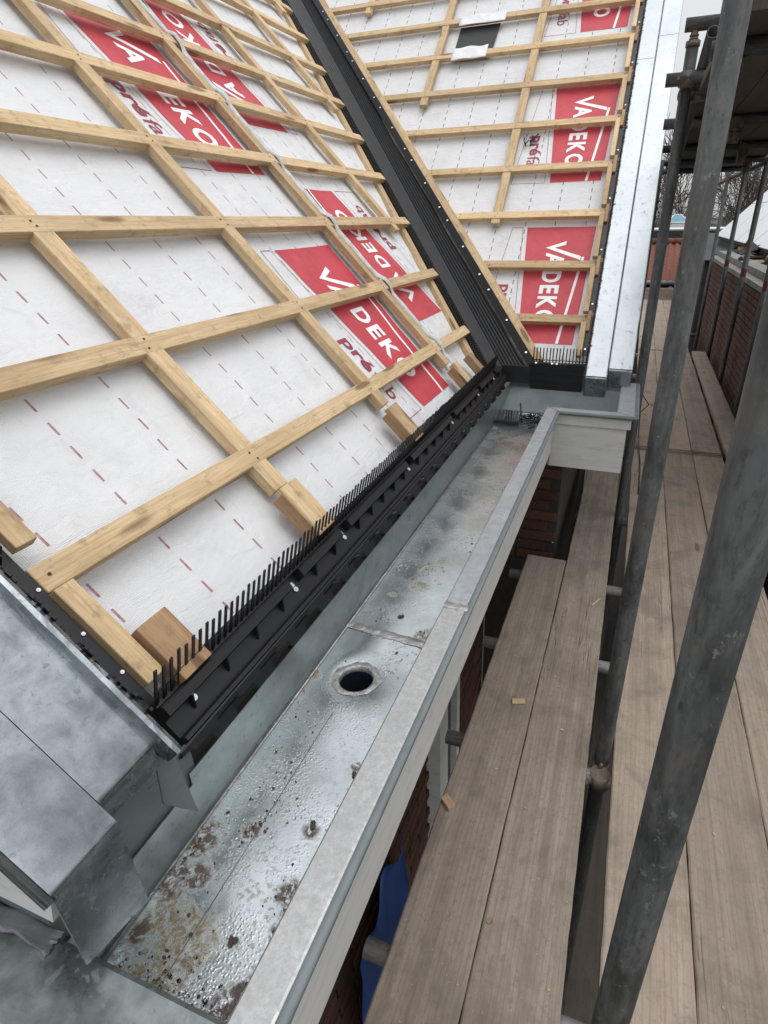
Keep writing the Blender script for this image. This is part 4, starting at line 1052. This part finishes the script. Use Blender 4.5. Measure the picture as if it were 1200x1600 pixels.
o = bm_obj('grit', bm, GRIT); setp(o, 'rusty grit and moss crumbs scattered over the gutter floor', 'grit', kind='stuff')
for (x, y, lab) in ((-0.372, 0.478, 'curled brown leaf scrap near the lip in the gutter'), (-0.352, 0.585, 'small grey scrap lying against the gutter lip'), (-0.395, 0.30, 'dark pellet on the silty near end of gutter'), (-0.435, 1.02, 'tiny grey pellet beyond the soldered seam')):
    bm = bmesh.new()
    for k in range(4): lump(bm, (x + random.uniform(-.004, .004), y + random.uniform(-.004, .004), FZ + .003), 0.0045)
    o = bm_obj('leaf_scrap', bm, GRIT); setp(o, lab, 'scrap')
# broken comb and black scraps at the far end
bm = bmesh.new(); add_box(bm, (-0.548, 2.505, FZ + 0.006), (1, 0, 0), (0, 1, 0), (0, 0, 1), 0.115, 0.02, 0.012)
for k in range(12): add_box(bm, (-0.544 + 0.0093 * k, 2.522, FZ + 0.012), Vector((0.05 * random.uniform(-1, 1), 0.9, 0.42)).normalized(), (1, 0, 0), Vector((0, -0.42, 0.9)).normalized(), 0.075, 0.006, 0.005)
for k in range(3): add_box(bm, (-0.50 + 0.012 * k, 2.53, FZ + 0.012), Vector((0.02, 0.15, 0.98)).normalized(), (1, 0, 0), (0, 1, 0), 0.055, 0.004, 0.003)
o = bm_obj('broken_comb', bm, BLACK); setp(o, 'broken black comb piece lying at the far end of gutter', 'plastic scrap')
bm = bmesh.new()
for k in range(46):
    p = Vector((random.uniform(-0.425, -0.315), random.uniform(2.50, 2.66), FZ + random.uniform(.004, .02))); d = Vector((random.uniform(-1, 1), random.uniform(-1, 1), random.uniform(-.25, .4))).normalized()
    add_tube(bm, p, p + d * random.uniform(.012, .045), 0.003, 5)
add_tube(bm, (-0.42, 2.53, FZ + .01), (-0.445, 2.60, FZ + .085), 0.0035, 6)
o = bm_obj('comb_scraps', bm, BLACK); setp(o, 'heap of black plastic scraps in the inner gutter corner', 'plastic scrap')

# ------------------------------------------------------------------ house walls of brick
hw_ = empty('brick_wall', (-0.7, 1.5, -2.4), 'shaded brick house wall below the box gutter', 'wall')
bm = bmesh.new()
add_box(bm, (-0.80, 0.215, -6.0), (1, 0, 0), (0, 1, 0), (0, 0, 1), 0.188, 2.52, 6.53)
add_box(bm, (-0.60, 2.712, -6.0), (1, 0, 0), (0, 1, 0), (0, 0, 1), 0.37, 2.6, 6.53)
bm_obj('masonry', bm, MORTAR, hw_)
def brick_mesh(l, d, h):
    bm = bmesh.new(); bmesh.ops.create_cube(bm, size=1)
    for v_ in bm.verts: v_.co = Vector((v_.co.x * d, v_.co.y * l, v_.co.z * h))
    bmesh.ops.bevel(bm, geom=bm.edges[:], offset=0.003, segments=1, affect='EDGES'); me = bpy.data.meshes.new('brick'); bm.to_mesh(me); bm.free(); me.materials.append(BRICK); return me
bA = brick_mesh(0.205, 0.02, 0.05); bB = brick_mesh(0.02, 0.20, 0.05)
def put_brick(me, loc, parent):
    o = bpy.data.objects.new('brick', me); COL.objects.link(o); o.parent = parent; o.location = Vector(loc) - wloc(parent); o.rotation_euler = (random.uniform(-.008, .008),) * 3; return o
for r in range(28):
    z = 0.50 - 0.0625 * r
    y = 0.33 + (0.107 if r % 2 else 0)
    while y < 2.66:
        if not (r > 6 and 1.70 < y < 2.10):
            put_brick(bA, (-0.611 + random.uniform(-.002, .002), y, z), hw_)
        y += 0.215
for r in range(11):
    z = 0.50 - 0.0625 * r
    for k in range(2): 
        x = -0.335 - 0.215 * k - (0.05 if r % 2 else 0)
        put_brick(bB, (x - 0.0, 2.712, z), hw_)
bm = bmesh.new()
for (y0, y1, z0, z1, d) in ((1.66, 1.73, -2.4, 0.08, 0.05), (1.79, 1.84, -2.4, 0.05, 0.03)): add_box(bm, (-0.625, y0, z0), (1, 0, 0), (0, 1, 0), (0, 0, 1), d + .03, y1 - y0, z1 - z0)
add_box(bm, (-0.625, 1.735, 0.03), (1, 0, 0), (0, 1, 0), (0, 0, 1), 0.05, 0.30, 0.05); add_box(bm, (-0.625, 2.03, -2.4), (1, 0, 0), (0, 1, 0), (0, 0, 1), 0.05, 0.05, 2.43)
wf = bm_obj('window_frame', bm, PAINT_W, hw_)
bm = bmesh.new(); add_box(bm, (-0.618, 1.74, -2.4), (1, 0, 0), (0, 1, 0), (0, 0, 1), 0.01, 0.29, 2.42); bm_obj('pane', bm, HOLE, wf)
# blue tarpaulin hanging by the wall
V, Fc = [], []
for j in range(19):
    for i in range(15):
        y = 0.78 + 0.42 * i / 14; z = -2.0 + 1.5 * j / 18
        V.append((-0.53 + 0.05 * mnoise.noise((y * 4, z * 1.5, 2)) + 0.02 * mnoise.noise((y * 12, z * 4, 6)), y, z + 0.05 * math.sin(i * .9)))
        if i and j: a = j * 15 + i; Fc.append((a - 16, a - 15, a, a - 1))
o = obj('tarpaulin', mesh_from(V, Fc, True), TARP); setp(o, 'blue tarpaulin hanging below the gutter by the house wall', 'tarpaulin'); o.modifiers.new('t', 'SOLIDIFY').thickness = 0.002

# ------------------------------------------------------------------ scaffold boards
def board(x0, x1, y0, y1, zt, mat, label, t=0.032, group='scaffold boards underfoot'):
    """plank with slightly wandering edges, local X along its length"""
    L, w = y1 - y0, x1 - x0; n = max(10, int(L / 0.06)); sd = random.uniform(0, 99); V, Fc = [], []
    for i in range(n + 1):
        xl = -L / 2 + L * i / n
        e0 = 0.003 * mnoise.noise((xl * 2.3, sd, 1)) + 0.0022 * mnoise.noise((xl * 14, sd, 8)); e1 = 0.003 * mnoise.noise((xl * 2.1, sd, 5)) + 0.0022 * mnoise.noise((xl * 15, sd, 3))
        dz = 0.0015 * mnoise.noise((xl * 1.5, sd, 7))
        hw2 = w / 2
        V += [(xl, hw2 - e0, -t), (xl, hw2 - e0, -0.003), (xl, hw2 - 0.004 - e0, dz), (xl, 0, dz + 0.0004), (xl, -hw2 + 0.004 + e1, dz), (xl, -hw2 + e1, -0.003), (xl, -hw2 + e1, -t)]
        if i:
            a = 7 * i
            Fc += [(a - 7 + k, a + k, a + (k + 1) % 7, a - 7 + (k + 1) % 7) for k in range(7)]
    Fc += [tuple(range(7)), tuple(range(7 * n + 6, 7 * n - 1, -1))]
    me = mesh_from(V, Fc); b = bmesh.new(); b.from_mesh(me); bmesh.ops.recalc_face_normals(b, faces=b.faces[:]); b.to_mesh(me); b.free()
    o = obj('scaffold_board', me, mat, None, loc=((x0 + x1) / 2, (y0 + y1) / 2, zt), rot=(0, 0, math.pi / 2))
    return setp(o, label, 'board', group)
board(-0.342, -0.149, -1.0, 2.50, 0.0, BOARD, 'weathered grey board nearest the gutter with its far end showing')
board(-0.146, 0.058, -1.0, 4.30, 0.0, BOARD, 'weathered grey board second from the gutter passing under the boxed corner')
for (y0, y1, nm) in ((-1.0, 4.235, 'front'), (4.255, 7.94, 'middle'), (7.965, 13.2, 'far')):
    for x0, x1, w in ((0.133, 0.335, 'left'), (0.338, 0.542, 'centre'), (0.546, 0.742, 'right')):
        board(x0, x1, y0, y1, 0.0, BOARD2, {'front': 'tan walkway board at the viewer\'s feet, ', 'middle': 'tan walkway board beyond the first butt joint, ', 'far': 'tan walkway board at the far end of the scaffold, '}[nm] + {'left': 'left of three', 'centre': 'middle of three', 'right': 'right of three'}[w])
board(0.752, 0.905, 3.0, 7.74, 0.048, BOARD2, 'raised tan board lying along the neighbouring brick wall')
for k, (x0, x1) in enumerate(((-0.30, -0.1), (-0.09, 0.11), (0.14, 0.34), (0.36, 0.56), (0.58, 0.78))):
    board(x0, x1, -1.0, 9.0, -2.0, BOARD_SHADE, ('first', 'second', 'third', 'fourth', 'fifth')[k] + ' dark board of the lower lift, counted from the house wall', 0.035, 'boards of the lower lift')
# upper lift
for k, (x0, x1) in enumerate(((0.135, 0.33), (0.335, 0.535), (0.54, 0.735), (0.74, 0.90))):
    board(x0, x1, 1.95 + 0.02 * k, 7.92, 2.035, BOARD_SHADE, ('innermost', 'second', 'third', 'outermost')[k] + ' board of the upper scaffold deck overhead, counted from the roof', 0.035, 'boards of the upper deck')

# metal end straps at the butt joints
for y in (4.215, 4.278, 7.925):
    for k, (x0, x1) in enumerate(((0.135, 0.333), (0.34, 0.54), (0.548, 0.74))):
        bm = bmesh.new(); add_box(bm, (x0, y - 0.012, 0.0022), (1, 0, 0), (0, 1, 0), (0, 0, 1), x1 - x0, 0.022, 0.001)
        o = bm_obj('end_strap', bm, RUSTY); setp(o, 'rusty metal strap on the ' + ('left', 'middle', 'right')[k] + ' walkway board, ' + {4.215: 'just before', 4.278: 'just after', 7.925: 'at the joint well beyond'}[y] + ' the first joint', 'strap', 'straps on the board ends')

# ------------------------------------------------------------------ scaffold tubes and couplers
def tube(a, b, label, mat=TUBE, r=0.02415, group='scaffold tubes', name='scaffold_tube'):
    a, b = Vector(a), Vector(b); L = (b - a).length
    bm = bmesh.new(); add_tube(bm, (0, 0, 0), (0, 0, L), r, 28, False); add_tube(bm, (0, 0, 0), (0, 0, L), r - 0.0032, 28, False)
    bm.verts.ensure_lookup_table(); n = 28
    vs = bm.verts[:]
    for i in range(n):
        j = (i + 1) % n
        bm.faces.new((vs[2 * i], vs[2 * j], vs[2 * n + 2 * j], vs[2 * n + 2 * i])); bm.faces.new((vs[2 * i + 1], vs[2 * n + 2 * i + 1], vs[2 * n + 2 * j + 1], vs[2 * j + 1]))
    bmesh.ops.recalc_face_normals(bm, faces=bm.faces[:])
    me = bpy.data.meshes.new(name); bm.to_mesh(me); bm.free(); me.materials.append(mat)
    o = bpy.data.objects.new(name, me); COL.objects.link(o); o.location = a; o.rotation_euler = (b - a).to_track_quat('Z', 'Y').to_euler()
    return setp(o, label, 'tube', group)
tube((0.108, 0.46, -2.6), (0.108, 0.46, 2.6), 'thick dark upright tube nearest the viewer at the right edge')
tube((0.099, 1.372, -2.6), (0.099, 1.372, 2.9), 'dark upright tube rising through the gap between the boards')
tube((0.0845, 3.085, -2.6), (0.0845, 3.085, 2.165), 'upright tube with a screw jack top just beyond the boxed corner')
tube((0.065, 6.25, -2.6), (0.062, 6.25, 2.0), 'thin dark upright tube behind the zinc verge')
for y, lab in ((9.3, 'farthest slim upright against the pale sky by the brick wall'), (7.7, 'middle slim upright with red mark by the brick wall'), (6.4, 'nearest slim upright with red mark by the brick wall'), (5.2, 'slim upright at the right picture edge before the wall')):
    t_ = tube((0.935, y, -2.6), (0.935, y, 2.12), lab)
    if y < 9:
        bm = bmesh.new(); add_tube(bm, (0.935, y, 1.02), (0.935, y, 1.09), 0.0246, 20, False); bm_obj('paint_mark', bm, simple('red_paint', (0.14, 0.02, 0.035), 0.6, 0, 0.8, 60) if 'red_paint' not in bpy.data.materials else bpy.data.materials['red_paint'], t_)
tube((0.985, 3.6, 1.985), (0.985, 11.0, 1.985), 'long ledger tube under the outer edge of upper deck')
for k, y in enumerate((0.655, 1.325, 1.845, 2.388, 3.12, 4.18, 5.3, 6.7, 7.85, 9.5)):
    tube((-0.41 if y < 2.6 else -0.16 if y < 4 else 0.0, y, -0.0575), (0.985, y, -0.0575), ('cross tube under the walkway, ' + ('nearest', 'second', 'third', 'fourth', 'fifth', 'sixth', 'seventh', 'eighth', 'ninth', 'tenth')[k] + ' from the viewer'), TUBE_L)
for k, y in enumerate((2.2, 3.7, 5.0, 6.3, 7.5)):
    tube((0.02 if k else 0.11, y, 1.975), (1.02, y, 1.975), 'cross tube under the upper deck, ' + ('nearest', 'second', 'third', 'fourth', 'farthest')[k])
# jack and head tube on the third upright
hz = ZC + 0.69
tube((0.045, 3.085, hz), (0.62, 3.085, hz), 'stub tube lying across the screw jack beside the sky', TUBE)
tube((0.0, 3.02, ZC + 0.50), (0.20, 3.02, ZC + 0.50), 'short stub tube clamped to the jack upright', TUBE)
tube((0.145, 2.9, ZC + 0.62), (0.11, 3.6, ZC + 0.30), 'slanting brace tube behind the screw jack', TUBE)
bm = bmesh.new(); z = 2.19
add_tube(bm, (0.0845, 3.085, 2.06), (0.0845, 3.085, hz - 0.02), 0.014, 14)
while z < hz - 0.03: add_tube(bm, (0.0845, 3.085, z), (0.0845, 3.085, z + 0.005), 0.018, 14); z += 0.011
add_tube(bm, (0.0845, 3.085, 2.166), (0.0845, 3.085, 2.186), 0.028, 8)
o = bm_obj('screw_jack', bm, RUSTY); setp(o, 'rusty threaded screw jack on top of the third upright', 'jack')
def coupler(p, a1, a2, label, r=0.0255):
    """two hinged half-shells at right angles with bolts"""
    c = empty('coupler', p, label, 'coupler', 'scaffold couplers'); p = Vector(p); a1, a2 = Vector(a1).normalized(), Vector(a2).normalized(); ax3 = a1.cross(a2).normalized()
    for s_, ax_ in ((-1, a1), (1, a2)):
        bm = bmesh.new(); q0 = p + ax3 * s_ * r; add_tube(bm, q0 - ax_ * 0.026, q0 + ax_ * 0.026, r + 0.006, 16)
        oth = ax_.cross(ax3)
        for sd in (-1, 1):
            add_box(bm, q0 + oth * sd * (r + 0.003) - ax_ * 0.02 - ax3 * 0.012 - oth * 0.008, ax_, ax3, oth, 0.04, 0.024, 0.016)
        sh = bm_obj('shell', bm, RUSTY, c)
        bm = bmesh.new(); q1 = q0 + oth * (r + 0.012); add_tube(bm, q1 - ax3 * 0.035, q1 + ax3 * 0.035, 0.0065, 8); add_tube(bm, q1 + ax3 * 0.02, q1 + ax3 * 0.034, 0.011, 6); bm_obj('bolt', bm, RUSTY, sh)
    return c
X_, Y_, Z_ = Vector((1, 0, 0)), Vector((0, 1, 0)), Vector((0, 0, 1))
coupler((0.099, 1.348, -0.0575), Z_, X_, 'coupler at the foot of the upright in the board gap')
coupler((0.0845, 3.053, ZC + 0.50), Z_, X_, 'rusty coupler clamping the short stub tube to jack upright')
coupler((0.112, 3.12, ZC + 0.46), Z_, Y_, 'rusty coupler behind the jack upright on brace tube')
for k, y in enumerate((5.2, 6.4, 7.7, 9.3)):
    coupler((0.960, y, 1.985), Z_, Y_, ('nearest', 'second', 'third', 'farthest')[k] + ' coupler along the outer ledger of upper deck')
for k, y in enumerate((2.2, 3.7, 5.0, 6.3)):
    coupler((0.16 + 0.2 * k, y, 1.93), X_, Y_, 'coupler hanging under the upper deck on its ' + ('first', 'second', 'third', 'fourth')[k] + ' cross tube')

# chips and litter on the boards
def chip(x, y, l, w, t, a, label):
    timber('wood_chip', Vector((x - l / 2 * math.cos(a), y - l / 2 * math.sin(a), t + 0.001)), Vector((x + l / 2 * math.cos(a), y + l / 2 * math.sin(a), t + 0.002)), Vector((-math.sin(a), math.cos(a), 0.1)), w, t, CHIP, None, 0.001)
    setp(bpy.context.scene.collection.objects[-1], label, 'wood chip')
chip(-0.198, 1.50, 0.045, 0.022, 0.006, 0.3, 'flat pale wood chip in the middle of the gutter side board')
chip(-0.320, 1.043, 0.042, 0.024, 0.016, -0.7, 'chunky wood chip at the edge of the gutter side board')
chip(0.020, 2.19, 0.07, 0.008, 0.004, 1.1, 'thin splinter on the second board near the corner')
chip(-0.13, 0.78, 0.015, 0.01, 0.003, 0.9, 'tiny pale splinter on the second board')
bm = bmesh.new()
for k in range(260):
    x = random.uniform(-0.33, 0.73); y = 0.5 + 3.5 * random.random() ** 1.4
    if 0.05 < x < 0.14: continue
    a_ = random.uniform(0, 3.1); l_ = 0.002 + 0.009 * random.random() ** 4; d_ = Vector((math.cos(a_), math.sin(a_), 0)); e_ = Vector((-d_.y, d_.x, 0))
    add_box(bm, Vector((x, y, 0.0022)), d_, e_, Vector((0, 0, 1)), l_, l_ * random.uniform(.3, .8), 0.0012)
o = bm_obj('sawdust', bm, CHIP); setp(o, 'pale sawdust crumbs scattered over the walkway boards', 'sawdust', kind='stuff')
# loose black cable on the walkway
cu = [Vector((0.135, 4.6, 0.30)), Vector((0.15, 4.55, 0.33)), Vector((0.21, 4.5, 0.26)), Vector((0.16, 4.55, 0.18)), Vector((0.17, 4.4, 0.02)), Vector((0.19, 3.9, 0.006)), Vector((0.185, 3.4, 0.006))]
bm = bmesh.new()
for a, b in zip(cu, cu[1:]): add_tube(bm, a, b, 0.0035, 8)
o = bm_obj('cable', bm, CABLE); setp(o, 'thin black cable looping down onto the left walkway board', 'cable')

# ------------------------------------------------------------------ neighbouring building on the right
nb = empty('neighbouring_building', (1.5, 8, -6), 'neighbouring brick building with dark roof and pale roof panels', 'building')
bm = bmesh.new(); add_box(bm, (1.03, 3.2, -6), (1, 0, 0), (0, 1, 0), (0, 0, 1), 0.3, 7.0, 6.95); bm_obj('wall', bm, MORTAR, nb)
bm = bmesh.new()
for r in range(26):
    z = 0.90 - 0.0625 * r; y = 3.3 + (0.107 if r % 2 else 0)
    while y < 10.05:
        add_box(bm, (1.018 + random.uniform(-.002, .002), y, z - .025), (1, 0, 0), (0, 1, 0), (0, 0, 1), 0.014, 0.205, 0.051); y += 0.215
setp(bm_obj('bricks', bm, BRICK_N, nb), kind='stuff')
bm = bmesh.new(); add_box(bm, (0.995, 3.2, 0.952), (1, 0, 0), (0, 1, 0), (0, 0, 1), 0.34, 7.1, 0.045); add_box(bm, (1.10, 3.2, 1.0), (1, 0, 0), (0, 1, 0), (0, 0, 1), 0.16, 7.1, 0.06); bm_obj('coping', bm, simple('grey_coping', (0.22, 0.22, 0.21), 0.7, 0, 0.4, 8), nb)
bm = bmesh.new(); v = [bm.verts.new(p) for p in ((1.27, 3.2, 0.96), (1.27, 16, 0.90), (2.3, 16, 1.10), (2.3, 3.2, 1.12))]; bm.faces.new(v); bm_obj('flat_roof', bm, DARKROOF, nb)
for k in range(26):
    y = 4.5 + 8.5 * random.random(); x = random.uniform(1.3, 1.75); bm = bmesh.new()
    d = Vector((random.uniform(-.6, 1), random.uniform(-1, 1), random.uniform(-.05, .25))).normalized(); e = d.orthogonal().normalized()
    add_box(bm, (x, y, 0.99 + random.uniform(0, .06)), d, e, d.cross(e), random.uniform(.3, .9), random.uniform(.03, .09), random.uniform(.02, .05)); o = bm_obj('roof_lath', bm, DARKROOF if k % 3 else PINE_D, nb)
# sloped pale panels
ES = Vector((0.7, 0, 0.72)).normalized(); EN = Vector((-ES.z, 0, ES.x))
ybs = [(7.2, 8.75), (8.8, 10.35), (10.4, 11.95), (12.0, 13.55), (13.6, 15.4)]
for k, (y0, y1) in enumerate(ybs):
    for j in range(2):
        bm = bmesh.new(); add_box(bm, Vector((1.55, y0, 1.12)) + ES * (j * 0.86), (0, 1, 0), ES, EN, y1 - y0, 0.845, 0.03); bm_obj('roof_panel', bm, PANEL, nb)
bm = bmesh.new(); add_box(bm, Vector((1.55, 7.1, 1.12)) - EN * 0.05 - ES * 0.02, (0, 1, 0), ES, EN, 8.4, 1.76, 0.03); bm_obj('panel_base', bm, DARKROOF, nb)
bm = bmesh.new(); add_box(bm, Vector((1.6, 7.1, -6)), (1, 0, 0), (0, 1, 0), (0, 0, 1), 3.0, 8.3, 7.05); bm_obj('wall', bm, DARKROOF, nb)

# ------------------------------------------------------------------ beyond the end of the walkway
eb = empty('timber_upstand', (0.6, 13.3, -0.1), 'grey timber upstand closing the far end of the walkway', 'upstand')
bm = bmesh.new(); add_box(bm, (0.1, 13.22, -0.2), (1, 0, 0), (0, 1, 0), (0, 0, 1), 0.95, 0.05, 0.42); bm_obj('plank', bm, BOARD, eb)
dg = empty('dormer', (0.9, 15, -3), 'dark dormer with pale gable trim past the walkway end', 'dormer')
bm = bmesh.new()
A = [Vector((0.35, 14.6, -1.5)), Vector((1.25, 14.6, -1.5)), Vector((1.25, 14.6, -0.30)), Vector((0.80, 14.6, -0.02)), Vector((0.35, 14.6, -0.30))]
vs = [bm.verts.new(p) for p in A] + [bm.verts.new(p + Vector((0, 1.5, 0))) for p in A]
bm.faces.new(vs[:5]); bm.faces.new(vs[9:4:-1])
for i in range(5): j = (i + 1) % 5; bm.faces.new((vs[i], vs[i + 5], vs[j + 5], vs[j]))
bm_obj('wall', bm, DARKROOF, dg)
for a, b in ((A[4], A[3]), (A[3], A[2])):
    bm = bmesh.new(); d = (b - a).normalized(); add_box(bm, a + Vector((0, -0.03, 0.0)), d, (0, 1, 0), Vector((-d.z, 0, d.x)), (b - a).length + .02, 0.04, 0.03); bm_obj('trim', bm, TUBE_L, dg)
# house with red pantiles
rh = empty('tiled_house', (1.1, 22, -6), 'house with red pantile roof beyond the scaffold', 'house')
bm = bmesh.new(); add_box(bm, (-2.5, 21.2, -6), (1, 0, 0), (0, 1, 0), (0, 0, 1), 3.95, 4, 5.6); bm_obj('wall', bm, BRICK, rh)
V, Fc = [], []
EX = 4.2; nx_, ny_ = 126, 44
for j in range(ny_ + 1):
    rowk = j / 4.0; t = j / ny_
    y = 20.6 + 2.0 * t; z = -0.32 + 1.05 * t + 0.035 * ((rowk % 1.0) * -1 + 0.5)
    for i in range(nx_ + 1):
        x = -2.7 + EX * i / nx_; V.append((x, y, z + 0.035 * math.sin(2 * math.pi * x / 0.21)))
        if i and j: a = j * (nx_ + 1) + i; Fc.append((a - nx_ - 2, a - nx_ - 1, a, a - 1))
setp(obj('roof', mesh_from(V, Fc, True), CLAY, rh), kind='stuff')
bm = bmesh.new(); x = -2.7
while x < 1.45: add_tube(bm, (x, 22.62, 0.77), (x + 0.32, 22.62, 0.77), 0.11, 10, True, 0.095); x += 0.31
setp(bm_obj('ridge_tiles', bm, CLAY, rh), kind='stuff')
bm = bmesh.new(); add_tube(bm, (-2.7, 20.52, -0.36), (1.5, 20.52, -0.36), 0.07, 10); bm_obj('eaves_gutter', bm, TUBE_L, rh)
bm = bmesh.new(); v = [bm.verts.new(p) for p in ((-2.7, 22.7, 0.72), (1.5, 22.7, 0.72), (1.5, 25, -0.6), (-2.7, 25, -0.6))]; bm.faces.new(v); bm_obj('rear_roof', bm, CLAY, rh)
sh = empty('lean_to', (2.4, 18.6, -6), 'dark lean to shed beside the red pantile house', 'shed')
bm = bmesh.new(); add_box(bm, (1.62, 17.6, -6), (1, 0, 0), (0, 1, 0), (0, 0, 1), 3.2, 3.2, 6.5); bm_obj('wall', bm, DARKROOF, sh)
bm = bmesh.new(); v = [bm.verts.new(p_) for p_ in ((1.55, 17.4, 0.5), (4.9, 17.4, 0.5), (4.9, 21, 1.05), (1.55, 21, 1.05))]; bm.faces.new(v); bm_obj('roof', bm, FELT, sh)
# dark sheeted roof and white flat roofed building behind
bm = bmesh.new(); add_box(bm, (-1, 27.5, -6), (1, 0, 0), (0, 1, 0), (0, 0, 1), 7, 2.2, 7.0); o = bm_obj('dark_outbuilding', bm, DARKROOF); setp(o, 'dark sheeted outbuilding behind the red pantile roof', 'building')
wb = empty('flat_roofed_building', (1.5, 34, -6), 'pale flat roofed building behind the dark outbuilding', 'building')
bm = bmesh.new(); add_box(bm, (-1.5, 33, -6), (1, 0, 0), (0, 1, 0), (0, 0, 1), 9, 4, 6.75); bm_obj('wall', bm, simple('render_grey', (0.35, 0.34, 0.32), 0.8), wb)
bm = bmesh.new(); add_box(bm, (-1.6, 32.85, 0.75), (1, 0, 0), (0, 1, 0), (0, 0, 1), 9.2, 4.2, 0.22); bm_obj('roof', bm, PAINT_W, wb)
pv = empty('glass_pavilion', (1.85, 38, -6), 'small pavilion with turquoise hipped glass roof', 'pavilion')
bm = bmesh.new(); bx_, ey_ = (1.2, 2.42), 1.20
pts = [(1.15, 38, 1.20), (2.30, 38, 1.20), (2.30, 40, 1.20), (1.15, 40, 1.20), (1.50, 38.9, 1.60), (1.85, 38.9, 1.60)]
vs = [bm.verts.new(p) for p in pts]
for f in ((0, 1, 5, 4), (1, 2, 5), (2, 3, 4, 5), (3, 0, 4)): bm.faces.new([vs[i] for i in f])
bm_obj('roof', bm, GLASSROOF, pv)
bm = bmesh.new()
for a, b in ((0, 1), (0, 4), (1, 5), (4, 5)): add_tube(bm, pts[a], pts[b], 0.035, 6)
bm_obj('roof_bars', bm, PAINT_W, pv)
bm = bmesh.new(); add_box(bm, (1.15, 38.02, -6), (1, 0, 0), (0, 1, 0), (0, 0, 1), 1.15, 1.9, 7.19); bm_obj('wall', bm, PAINT_W, pv)

# bare winter trees
def bare_tree(x, y, zb, H, label, seed, spread=0.55):
    rng = random.Random(seed); t = empty('bare_tree', (x, y, zb), label, 'tree', 'bare winter trees')
    tr = bmesh.new(); br = bmesh.new()
    def grow(p, d, L, r, lev):
        n = 3; q = p
        for i in range(n):
            d = (d + Vector((rng.uniform(-1, 1), rng.uniform(-1, 1), rng.uniform(-.3, .6))) * 0.16).normalized(); q2 = q + d * L / n; r2 = r * 0.86
            add_tube(tr if lev < 1 else br, q, q2, r, 7 if lev < 2 else 3, False, r2); q, r = q2, r2
            if lev < 5 and lev > 0 and i < n - 1 and rng.random() < 0.8: side(q, d, L, r, lev)
        if lev < 5:
            for k in range((2 if lev < 3 else 1) if lev else 5): side(q, d, L, r, lev)
    def side(q, d, L, r, lev):
        a = rng.uniform(0, 6.28); u = d.orthogonal().normalized(); w = d.cross(u); dd = (d + (u * math.cos(a) + w * math.sin(a)) * rng.uniform(0.4, 1.0) * (spread + 0.35)).normalized()
        grow(q, dd, L * rng.uniform(0.55, 0.85), max(r * 0.60, 0.028), lev + 1)
    grow(Vector((x, y, zb)), Vector((0, 0, 1)), H * 0.45, H * 0.018, 0)
    bm_obj('trunk', tr, BARK, t); bm_obj('branches', br, BARK, t)
for x, y, H, lab, sd in ((3.1, 52, 10.8, 'bare winter tree with wide crown behind the pavilion', 3), (6.4, 58, 10.0, 'bare winter tree right of the wide one, behind the slim uprights', 5), (0.6, 60, 10.5, 'bare winter tree mostly hidden behind the dark uprights', 11), (9.6, 66, 10.6, 'reddish bare tree above the pale roof panels', 8), (12.6, 72, 11.2, 'bare tree farthest right above the pale roof panels', 21)):
    bare_tree(x, y, -6, H, lab, sd)
# far wood
bm = bmesh.new()
for k in range(420):
    x = random.uniform(-60, 90); y = random.uniform(120, 190); r = random.uniform(2, 4.5)
    q_ = bmesh.ops.create_icosphere(bm, subdivisions=1, radius=r)
    for v_ in q_['verts']: v_.co = Vector((v_.co.x * random.uniform(.7, 1.3), v_.co.y, v_.co.z * random.uniform(.7, 1.2))) + Vector((x, y, -6 + random.uniform(0, 4)))
o = bm_obj('far_wood', bm, HEDGE); setp(o, 'distant low wood on the horizon', 'wood', kind='stuff')
bm = bmesh.new()
for k in range(260):
    x = random.uniform(-6, 22); y = random.uniform(60, 80); r = random.uniform(.5, 1.4)
    q_ = bmesh.ops.create_icosphere(bm, subdivisions=1, radius=r)
    for v_ in q_['verts']: v_.co = Vector((v_.co.x * random.uniform(.7, 1.3), v_.co.y, v_.co.z * random.uniform(.6, 1.2))) + Vector((x, y, random.uniform(-5.5, -0.6)))
o = bm_obj('shrubbery', bm, HEDGE); setp(o, 'dull green shrubbery behind the pavilion', 'shrubs', kind='stuff')
